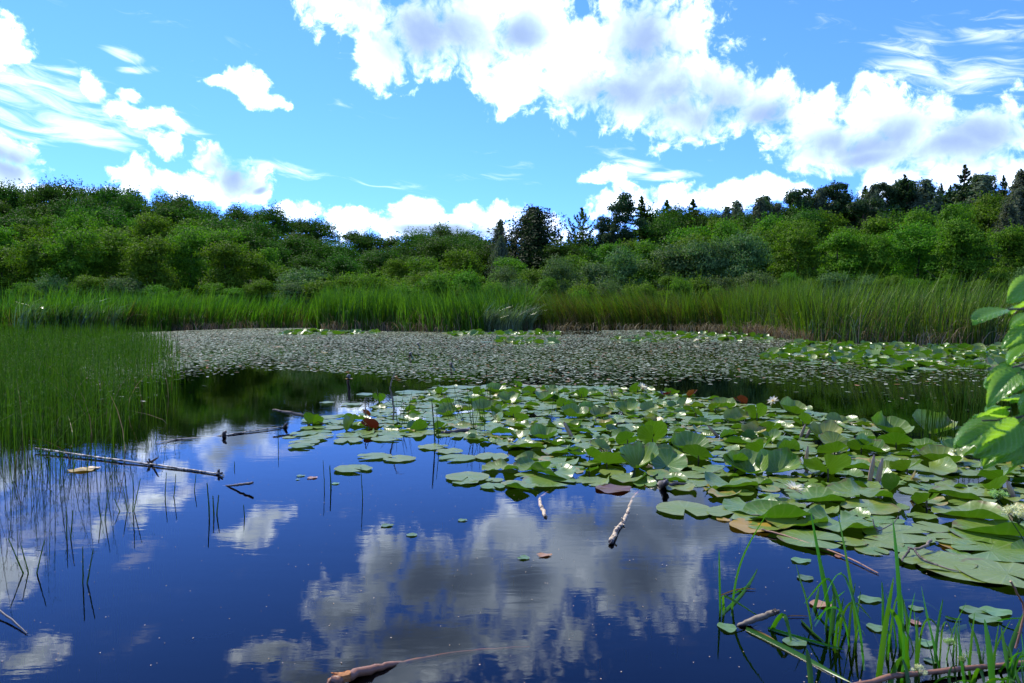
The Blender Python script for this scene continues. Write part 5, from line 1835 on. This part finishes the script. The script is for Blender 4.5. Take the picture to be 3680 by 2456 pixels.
G_, B_, Y_ = M['leaf_green'], M['leaf_brown'], M['leaf_yellow']
for a in [(2879, 2018, 70, G_, 'narrow olive floating leaf between the tall grass blades and the forked twig', 0, .5), (2615, 2259, 62, G_, 'round green leaf afloat at the tip of the grey driftwood', .3, .8),
          (2857, 2312, 85, G_, 'green oval leaf floating in front of the arching grass clump', -.3, .55), (3125, 2158, 82, G_, 'green oval floating leaf behind the broad middle blades', 0, .5), (2950, 2175, 80, B_, 'orange brown oval leaf floating behind the arching grass clump', -.2, .5),
          (2895, 2080, 58, G_, 'tattered small olive leaf floating left of the tall blades', 0, .6), (3498, 2197, 88, G_, 'left of two long green leaves floating near the right edge', -.3, .5), (3582, 2203, 104, G_, 'right of two long green leaves floating near the right edge', -.1, .5),
          (3541, 2228, 112, G_, 'long green leaf floating just below the pair near the right edge', -.1, .45), (3149, 2260, 60, G_, 'green leaf partly hidden behind the broad dark grass blades', 0, .7), (3293, 2190, 50, G_, 'small green leaf floating right of the broad middle blades', -.2, .6),
          (3290, 2241, 36, B_, 'small pinkish brown leaf between the blades', 0, .8), (3326, 2314, 60, G_, 'pale green leaf behind the small green flower head', 0, .7), (3348, 2379, 50, G_, 'green leaf afloat near the bottom log, right of the white flower', 0, .6),
          (3013, 2002, 24, B_, 'tiny round brown leaf under the thin reddish branch', 0, .8), (1391, 1891, 46, G_, 'olive leaf floating alone in open water, left of the middle', .3, .5), (1481, 1925, 40, G_, 'pale green speckled leaf floating alone above the cloud reflection', -.2, .6),
          (1662, 1872, 34, G_, 'small curled olive leaf afloat with a trailing stalk', .3, .55), (1882, 2007, 46, G_, 'green notched leaf floating beside a brown one in the cloud reflection', -.4, .6), (1955, 1998, 58, B_, 'pinkish brown leaf floating beside the green notched one', .1, .4),
          (1081, 1712, 32, G_, 'small olive leaf afloat, left of the three lone stems', .2, .5), (1123, 1719, 38, B_, 'brownish curled leaf afloat right beside the small olive one', .4, .5), (1206, 1740, 28, G_, 'little leaf floating between the lone stems', .2, .6),
          (1070, 1725, 15, G_, 'tiny leaf speck left of the lone stems', 0, .6), (294, 1692, 90, Y_, 'large yellow leaf floating below the long fallen trunk', .1, .45), (330, 1684, 60, M['birch_wood'], 'white patch of curled leaf on top of the yellow one', .2, .4),
          (2700, 1895, 150, Y_, 'big yellow and orange rotting pad at the near edge of the cluster', 0, .7), (2600, 1870, 40, Y_, 'small yellow curled leaf at the left of the rotting pad', .9, .8), (3440, 1965, 120, Y_, 'pale yellow drowned leaf behind the forked twig', 0, .6),
          (2205, 1760, 130, M['pad_red'], 'reddish drowned pad under the near edge of the cluster', 0, .6), (3350, 1830, 30, B_, 'small brown leaf scrap on a pad right of the white flower', 0, .6), (2935, 1815, 40, B_, 'curled tan leaf scrap lying on a pad right of the white flower', .4, .5),
          (1254, 1362, 26, Y_, 'bright orange leaf floating at the edge of the pondweed', 0, .7), (1000, 1248, 40, Y_, 'orange leaf floating far out in the silvery pondweed', 0, .7), (1166, 1268, 26, Y_, 'orange leaf in the pondweed left of the dark snags', 0, .6)]:
    oval_leaf(a[0], a[1], a[2], a[3], a[4], a[5], a[6], notch='notched' in a[4])


# ------------------------------------------------------------------ white water lilies
M['petal'] = leaf_mat('petal_white', (.80, .76, .60), (.86, .83, .68), .5, tcol=(1.1, 1.1, .95), island=False, rough=.45, objvar=0)
M['sepal'] = leaf_mat('sepal', (.22, .16, .06), (.30, .24, .10), .25, island=False, rough=.5, objvar=0)
M['stamen'] = simple_mat('stamen_yellow', (.75, .50, .03), (.85, .60, .06), 60, .6)


def petal_mesh(name, mat, L, Wd, lift):
    V, F = [], []
    n = 8
    for i in range(n + 1):
        t = i / n
        w = Wd * math.sin(math.pi * min(1, .12 + t * .88)) ** .8 * (1 - t ** 6)
        x = L * t * math.cos(lift * (1 - .35 * t))
        z = L * t * math.sin(lift * (1 - .1 * t))
        for s in (-1, 0, 1):
            V.append((x, s * w * .5, z + (abs(s) * w * .18)))
    for i in range(n):
        for k in range(2):
            F.append((i * 3 + k, i * 3 + k + 1, i * 3 + k + 4, i * 3 + k + 3))
    return np_mesh(name, V, np.array(F), mat, True)


PM = {(0.25): None}
PET_M = [petal_mesh('petal', M['petal'], 1.0, .34, lf) for lf in (.22, .62, 1.0, 1.25)]
SEP_M = petal_mesh('sepal', M['sepal'], 1.0, .36, .12)
mbs = MB()
for k in range(46):
    a = k * 2.4
    r0 = .02 + .10 * (k / 46)
    mbs.tube([(r0 * math.cos(a), r0 * math.sin(a), .02), (r0 * 1.8 * math.cos(a), r0 * 1.8 * math.sin(a), .30 - .08 * k / 46)], [.014, .010], 4)
STAM = mbs.mesh('stamens', M['stamen'], False)


def lily(px, py, dia, label, closed=0.0, tilt=(0, 0), parts=True, z=.03):
    p = S(px, py)
    root = bpy.data.objects.new('water_lily', None)
    COL.objects.link(root)
    root.location = (p.x, p.y, z + .03)
    root.rotation_euler = (tilt[0], tilt[1], rp.uniform(0, 6.28))
    root.scale = (dia * .68,) * 3
    tag(root, label, 'water lily flower')
    rings = [(PET_M[0], 7, 1.0, 0), (PET_M[1], 7, .92, .45), (PET_M[2], 6, .78, .2)]
    if closed:
        rings = [(PET_M[2], 6, 1.0, 0), (PET_M[3], 6, .9, .5)]
    for me, n, s, a0 in rings:
        for k in range(n):
            q = link('petal', me, root)
            q.rotation_euler = (rp.uniform(-.1, .1), rp.uniform(-.08, .08), a0 + 6.283 * k / n + rp.uniform(-.12, .12))
            q.scale = (s, s, s)
    for k in range(4):
        q = link('sepal', SEP_M if not closed else PET_M[2], root)
        q.rotation_euler = (0, 0.1, .8 + 1.57 * k)
        if closed:
            q.material_slots[0].link = 'OBJECT'
            q.material_slots[0].material = M['sepal']
            q.scale = (1.03,) * 3
    link('stamens', STAM, root)
    return root


lily(2852, 1800, .125, 'open white water lily on the near pads, largest flower', tilt=(.35, 0), z=.045)
lily(2308, 1412, .15, 'white water lily at the far edge beside a standing green pad', tilt=(.5, 0), z=.05)
lily(2779, 1462, .13, 'white water lily leaning at the far right edge of the cluster', tilt=(.6, .4), z=.04)
lily(3440, 1662, .12, 'half-open cream water lily beside the alder leaves', closed=1, tilt=(.1, -.15), z=.02)
lily(1828, 1606, .085, 'small closed lily bud among the left pads', closed=1, tilt=(.3, .2), z=.01)
lily(3272, 1762, .10, 'wilting lily hanging beside the brown folded leaf', closed=1, tilt=(1.2, .6), z=.05)
lily(3271, 1316, .18, 'far white lily in the right shore lily bed, left one', tilt=(.4, 0), z=.05)
lily(3375, 1318, .16, 'far white lily in the right shore lily bed, right one', tilt=(.4, 0), z=.05)
lily(2503, 1233, .22, 'tiny white lily in the thin lily strip along the olive reeds', tilt=(.4, 0), z=.05)


# ------------------------------------------------------------------ umbels and fluffy heads
M['umbel'] = leaf_mat('umbel_cream', (.62, .62, .30), (.80, .78, .48), .3, tcol=(1, 1, .7), rough=.7)
M['umbel_green'] = leaf_mat('umbel_green', (.28, .40, .12), (.45, .55, .22), .3, rough=.7)


def umbel(px, py, dist, dia, label, mat, seed, stem_to, flat=.6):
    rg = np.random.default_rng(seed)
    c = WD(px, py, dist)
    root = bpy.data.objects.new('umbel_flower', None)
    COL.objects.link(root)
    root.location = WD(stem_to[0], stem_to[1], dist)
    tag(root, label, 'flower head')
    off = c - root.location
    d = sph(12, rg)
    d[:, 2] = np.abs(d[:, 2]) * flat
    cl = d * dia * .42
    P = np.concatenate([cl[i] + rg.normal(0, dia * .07, (60, 3)) for i in range(12)])
    V, F = leaf_quads(P, sph(len(P), rg), np.full(len(P), dia * .045), rg, jitter=1)
    link('florets', np_mesh('florets', V + np.array(off), F, mat), root)
    mb = MB()
    bot = off - Vector((0, 0, dia * .35))
    for q in cl:
        mb.tube([bot, off + Vector(q)], [.0006, .0005], 4, cap=False)
    mb.tube([Vector((0, 0, 0)), bot * .5 + Vector((.004, 0, 0)), bot], [.0016, .0014, .001], 5)
    mb.build('stalk', M['stem'], root, True)
    return root


umbel(3588, 1780, 1.9, .042, 'pale green flower head above the water near the right edge', M['umbel_green'], 1, (3740, 2050))
umbel(3662, 1852, 1.5, .055, 'large creamy white flower head at the right edge', M['umbel'], 2, (3760, 1980))
umbel(3412, 2310, 2.2, .034, 'small yellow-green flower head among the right grass blades', M['umbel_green'], 3, (3440, 2470))
umbel(3304, 2415, 2.0, .036, 'round white fluffy flower at the bottom edge', M['umbel'], 4, (3300, 2560), 1.0)
umbel(3464, 2372, 2.2, .026, 'narrow yellowish bud cluster right of the fluffy flower', M['umbel_green'], 5, (3470, 2500), 1.4)


# ------------------------------------------------------------------ alder branch at the right edge
def alder_mat():
    m, b = new_mat('alder_leaf')
    uv = b.n('ShaderNodeUVMap')
    uv.uv_map = 'flat'
    sp = b.n('ShaderNodeSeparateXYZ')
    b.put(sp.inputs[0], uv.outputs[0])
    ay = b.m('ABSOLUTE', b.m('SUBTRACT', sp.outputs[1], .5))
    w = b.m('SUBTRACT', sp.outputs[0], b.m('MULTIPLY', ay, .75))
    vein = b.m('POWER', b.m('ABSOLUTE', b.m('COSINE', b.m('MULTIPLY', w, 26.0))), 22.0)
    mid = b.rng(ay, .018, .0)
    v = b.m('MAXIMUM', vein, mid)
    col = b.mix(b.m('MULTIPLY', v, .9), (.13, .30, .035, 1), (.28, .44, .12, 1))
    n = b.noise(uv.outputs[0], 12, 4, .6)
    col = b.mix(b.rng(n, .66, .70), col, (.16, .10, .03, 1))
    bp = b.n('ShaderNodeBump')
    bp.inputs['Strength'].default_value = .5
    bp.inputs['Distance'].default_value = .0015
    b.put(bp.inputs['Height'], b.m('MULTIPLY', v, -1.0))
    p = principled(b, col, .26, .6, bp.outputs[0])
    tr = b.n('ShaderNodeBsdfTranslucent')
    b.put(tr.inputs[0], b.mix(.6, col, (.55, .95, .03, 1)))
    mx = b.n('ShaderNodeMixShader')
    mx.inputs[0].default_value = .5
    b.t.links.new(p, mx.inputs[1])
    b.t.links.new(tr.outputs[0], mx.inputs[2])
    return finish(m, b, mx.outputs[0])


M['alder'] = alder_mat()


def alder_leaf(seed, fold=.25, curl=.3):
    rg = random.Random(seed)
    nu, nv = 34, 10
    V, F, U = [], [], []
    for i in range(nu + 1):
        t = i / nu
        w = .29 * math.sin(math.pi * t ** .85) ** .62 * (1 - .12 * t)
        w *= 1 + (.05 if i % 2 else -.03) * (0 < i < nu)
        for j in range(nv + 1):
            s = j / nv * 2 - 1
            x, y = t, s * w
            corr = .014 * math.sin((t - abs(s) * .28) * 2 * math.pi * 8.3) * min(1, abs(s) * 3) * (1 - abs(s) * .3)
            z = fold * abs(y) + corr - curl * t * t * .5 + .05 * math.sin(s * 5 + seed) * t
            V.append((x, y, z))
            U.append((t, .5 + s * .5))
    w_ = nv + 1
    for i in range(nu):
        for j in range(nv):
            F.append((i * w_ + j, (i + 1) * w_ + j, (i + 1) * w_ + j + 1, i * w_ + j + 1))
    return np_mesh('leaf', V, np.array(F), M['alder'], True, U)


def alder_branch():
    d = 1.0
    root = limb('alder_branch', [WD(3860, 2350, 1.05), WD(3850, 1900, 1.02), WD(3835, 1500, 1.0), WD(3800, 1100, 1.0), WD(3790, 900, 1.02)], [.007, .006, .005, .004, .003], M['bark'],
                'leafy alder branch with glossy ribbed leaves reaching in at the right edge', 'branch', seed=81)
    twigs = []
    for i, pts in enumerate([[(3835, 1470), (3700, 1492), (3600, 1512), (3530, 1512)], [(3800, 1100), (3700, 1112), (3625, 1112)], [(3820, 1300), (3720, 1300), (3640, 1320)], [(3830, 1560), (3740, 1580), (3690, 1575)]]):
        twigs.append((limb('twig', [WD(x, y, d - .02 * k) for k, (x, y) in enumerate(pts)], [.0022, .0018, .0014, .001][:len(pts)], M['bark'], parent=root, seed=90 + i, sides=6), sum(q[1] for q in pts) / len(pts)))
    # stem end x, y, tip x, y, roll about the leaf axis, depth change, fold, curl
    leaves = [(3640, 1112, 3520, 1150, .5, 0, .25, .15), (3760, 1000, 3655, 1075, -.2, .0, .1, .2), (3790, 1080, 3640, 1098, 1.0, .03, .3, .3), (3760, 1170, 3650, 1235, -.3, .02, .2, .4), (3740, 1230, 3640, 1290, .8, .0, .3, .3),
              (3690, 1310, 3556, 1372, .9, .02, .2, .3), (3700, 1330, 3590, 1352, -.1, -.02, .1, .5), (3680, 1345, 3585, 1410, .2, -.04, .5, .9), (3640, 1500, 3520, 1475, 1.1, .03, .2, .3), (3640, 1470, 3575, 1452, .6, .03, .3, .5),
              (3640, 1515, 3462, 1590, .15, -.03, .12, .2), (3690, 1520, 3560, 1635, -.5, -.05, .45, .5), (3750, 1500, 3630, 1575, .3, .0, .2, .3), (3740, 1560, 3625, 1640, -.2, -.03, .3, .5), (3790, 1440, 3660, 1425, .6, .05, .2, .2),
              (3760, 1600, 3672, 1660, .1, 0, .2, .3), (3760, 1380, 3690, 1480, .9, .0, .2, .2)]
    leaves += [(3610, 1520, 3500, 1540, -.4, .02, .2, .2), (3660, 1560, 3560, 1660, .2, -.01, .3, .4), (3700, 1450, 3610, 1420, .9, .04, .2, .2), (3720, 1350, 3625, 1400, .2, .03, .3, .5), (3760, 1130, 3660, 1160, .4, .04, .2, .3),
               (3760, 1490, 3680, 1540, -.1, .02, .2, .3)]
    for i, (x0, y0, x1, y1, roll, dz, fold, curl) in enumerate(leaves):
        a, t = WD(x0 - 25, y0, d + dz), WD(x1 - 25, y1, d + dz - .02)
        ax = (t - a)
        L = ax.length
        X = ax.normalized()
        Z = Vector((0, -.62, .78))
        Z = (Z - X * Z.dot(X)).normalized()
        Y = Z.cross(X)
        m = Matrix((X, Y, Z)).transposed() @ Matrix.Rotation(roll, 3, 'X')
        tw = min(twigs, key=lambda q: abs(q[1] - (y0 + y1) / 2))[0]
        o = link('leaf', alder_leaf(i, fold, curl), tw)
        o.matrix_basis = Matrix.Translation(a - root.location) @ (m @ Matrix.Scale(L, 3)).to_4x4()
        limb('petiole', [a, a - X * .012 + Vector((0, 0, .002))], [.0008, .0008], M['stem'], parent=root, seed=i, sides=5)


alder_branch()


# pale seeds and dust on the water
def specks():
    rg = np.random.default_rng(9)
    P = sample_poly(world_poly([(-100, 1120), (500, 1000), (900, 1060), (1600, 1180), (2420, 1340), (2420, 1640), (-100, 1640)]), 620, rg)
    s = rg.uniform(.0012, .0032, len(P))
    a = rg.uniform(0, 6.28, len(P))
    V = np.zeros((len(P), 4, 3))
    for k in range(4):
        V[:, k, 0] = P[:, 0] + np.cos(a + k * 1.571) * s
        V[:, k, 1] = P[:, 1] + np.sin(a + k * 1.571) * s * 1.3
        V[:, k, 2] = .002 + (k % 2) * .001
    o = link('seed_specks', np_mesh('seed_specks', V.reshape(-1, 3), np.arange(len(P) * 4).reshape(-1, 4), simple_mat('seed', (.42, .33, .22), (.6, .5, .38), 40, .8)))
    tag(o, 'tiny pale seeds scattered over the open water', 'seeds', kind='stuff')


specks()


# ------------------------------------------------------------------ labels: look, nearest landmark, order
def ordinal(n):
    return ['', 'second ', 'third ', 'fourth ', 'fifth ', 'sixth ', 'seventh ', 'eighth ', 'ninth ', 'tenth '][n] if n < 10 else None


bpy.context.view_layer.update()


def describe(items, marks, noun):
    """items: (obj, look, x, y) in photo pixels; marks: (name, x, y). Gives every item its own wording."""
    buckets = {}
    for it in items:
        o, look, x, y = it
        nm, mx, my = min(marks, key=lambda q: math.hypot(q[1] - x, (q[2] - y) * 2.2))
        dx, dy = x - mx, (y - my) * 2.2
        if abs(dx) > abs(dy) * 1.3:
            side = 'left of' if dx < 0 else 'right of'
        elif abs(dy) > abs(dx) * 1.3:
            side = 'beyond' if dy < 0 else 'in front of'
        else:
            side = ('left of and ' if dx < 0 else 'right of and ') + ('beyond' if dy < 0 else 'in front of')
        buckets.setdefault((look, side, nm), []).append((math.hypot(dx, dy), o))
    for (look, side, nm), L in buckets.items():
        L.sort(key=lambda q: q[0])
        for i, (_, o) in enumerate(L):
            if i == 0:
                t = f'{look} {noun} nearest {side} {nm}' if len(L) > 1 else f'{look} {noun} {side} {nm}'
            else:
                t = f'{look} {noun}, {ordinal(i) or str(i + 1) + "th "}nearest {side} {nm}'
            o['label'] = ' '.join(t.split()[:16])


PAD_MARKS = [('the large open lily', 2852, 1790), ('the far lily flower', 2308, 1400), ('the leaning lily', 2779, 1455), ('the half-open lily', 3440, 1660), ('the lily bud', 1828, 1600),
             ('the dark stump', 2388, 1738), ('the crooked twig', 1413, 1480), ('the forked twig', 3310, 1990), ('the twin rolled leaves', 3136, 1720), ('the far rolled pair', 2883, 1560),
             ('the striped scroll', 2590, 1560), ('the floating log', 1640, 1552), ('the dead branch', 1100, 1510), ('the lone stems', 1230, 1720), ('the rush clump', 3350, 1570), ('the small birch branch', 1945, 1790),
             ('the rotting yellow pad', 2700, 1895), ('the brown scroll', 2060, 1560)]
LOOK = {'flat': 'flat green', 'curled': 'green, edge-curled', 'cupped': 'cup-shaped green', 'upright': 'raised, tilted green', 'folded': 'folded green'}
items = []
for o, kind, p, r, red in PADS:
    x, y = pix((p[0], p[1], 0.0))
    look = LOOK[kind]
    if red:
        look = {'upright': 'tilted dark red', 'cupped': 'curled dark red'}[kind]
    elif r > .2:
        look = 'large ' + look
    elif r < .125:
        look = 'small ' + look
    items.append((o, look, x, y))
    o['group'] = 'water lily pads of the middle cluster'
describe(items, PAD_MARKS, 'lily pad')

W_MARKS = PAD_MARKS[:4] + [('the crooked twig', 1413, 1400), ('the dark bare stub', 1252, 1345), ('the rushes', 3450, 1500), ('the alder leaves', 3560, 1500), ('the horsetails', 640, 1400), ('the fallen trunk', 560, 1600),
                           ('the dead branch', 1050, 1480), ('the right lily bed', 3000, 1330)]
items = [(o, 'small', *pix((o.location.x, o.location.y, 0.0))) for o in WEEDS]
for o in WEEDS:
    o['group'] = 'small floating pondweed leaves'
describe(items, W_MARKS, 'floating leaf')

T_MARKS = [('the weeping tree', 1224, 500), ('the tallest pine', 1432, 470), ('the narrow birch', 1147, 530), ('the highest conifer', 2214, 400), ('the left end of the wood', 0, 520), ('the hump at left', 200, 440), ('the dark slope', 700, 540),
           ('the low saddle', 860, 560), ('the cattails', 960, 640), ('the olive reeds', 1450, 630), ('the right reeds', 2050, 620), ('the right end', 2349, 500), ('the larches', 1560, 470), ('the far right birch', 2125, 430),
           ('the left reeds', 380, 650), ('the middle crest', 1040, 520)]
groups = {}
items = []
for root, kind, x, y, row in TREES:
    look = {'dark': 'dark green', 'mid': 'mid-green bushy', 'alder': 'layered green', 'shrub': 'light green', 'willow': 'grey-green', 'birch': 'drooping grey-green', 'beech': 'big dark', 'feather': 'feathery olive',
            'larch': 'thin soft green', 'spruce': 'pointed dark', 'pine': 'tufted dark'}[kind]
    noun = {'dark': 'broadleaf tree', 'mid': 'broadleaf tree', 'alder': 'broadleaf tree', 'shrub': 'shrub', 'willow': 'willow bush', 'birch': 'birch', 'beech': 'weeping tree', 'feather': 'tree', 'larch': 'larch', 'spruce': 'conifer', 'pine': 'pine'}[kind]
    row_t = {0: 'on the skyline', 1: 'behind', 2: 'mid-slope', 3: 'mid-slope', 4: 'in the front row', 5: 'at the foot', 7: 'behind the reeds'}[row]
    root['group'] = {'shrub': 'light bushes along the far shore', 'willow': 'grey-green willow bushes', 'birch': 'birches in the wood', 'spruce': 'conifers of the wood', 'pine': 'pines of the wood', 'larch': 'larches of the wood'}.get(kind, 'broadleaf trees of the wood')
    groups.setdefault(noun + ('' if row_t == 'behind' else ' ' + row_t) + ',', []).append((root, look, x, y))
for noun, its in groups.items():
    describe(its, T_MARKS, noun)
for o in COL.objects:
    if 'label' in o and o.parent is None:
        o['label'] = o['label'].replace(',,', ',').replace(', nearest', ' nearest').strip()
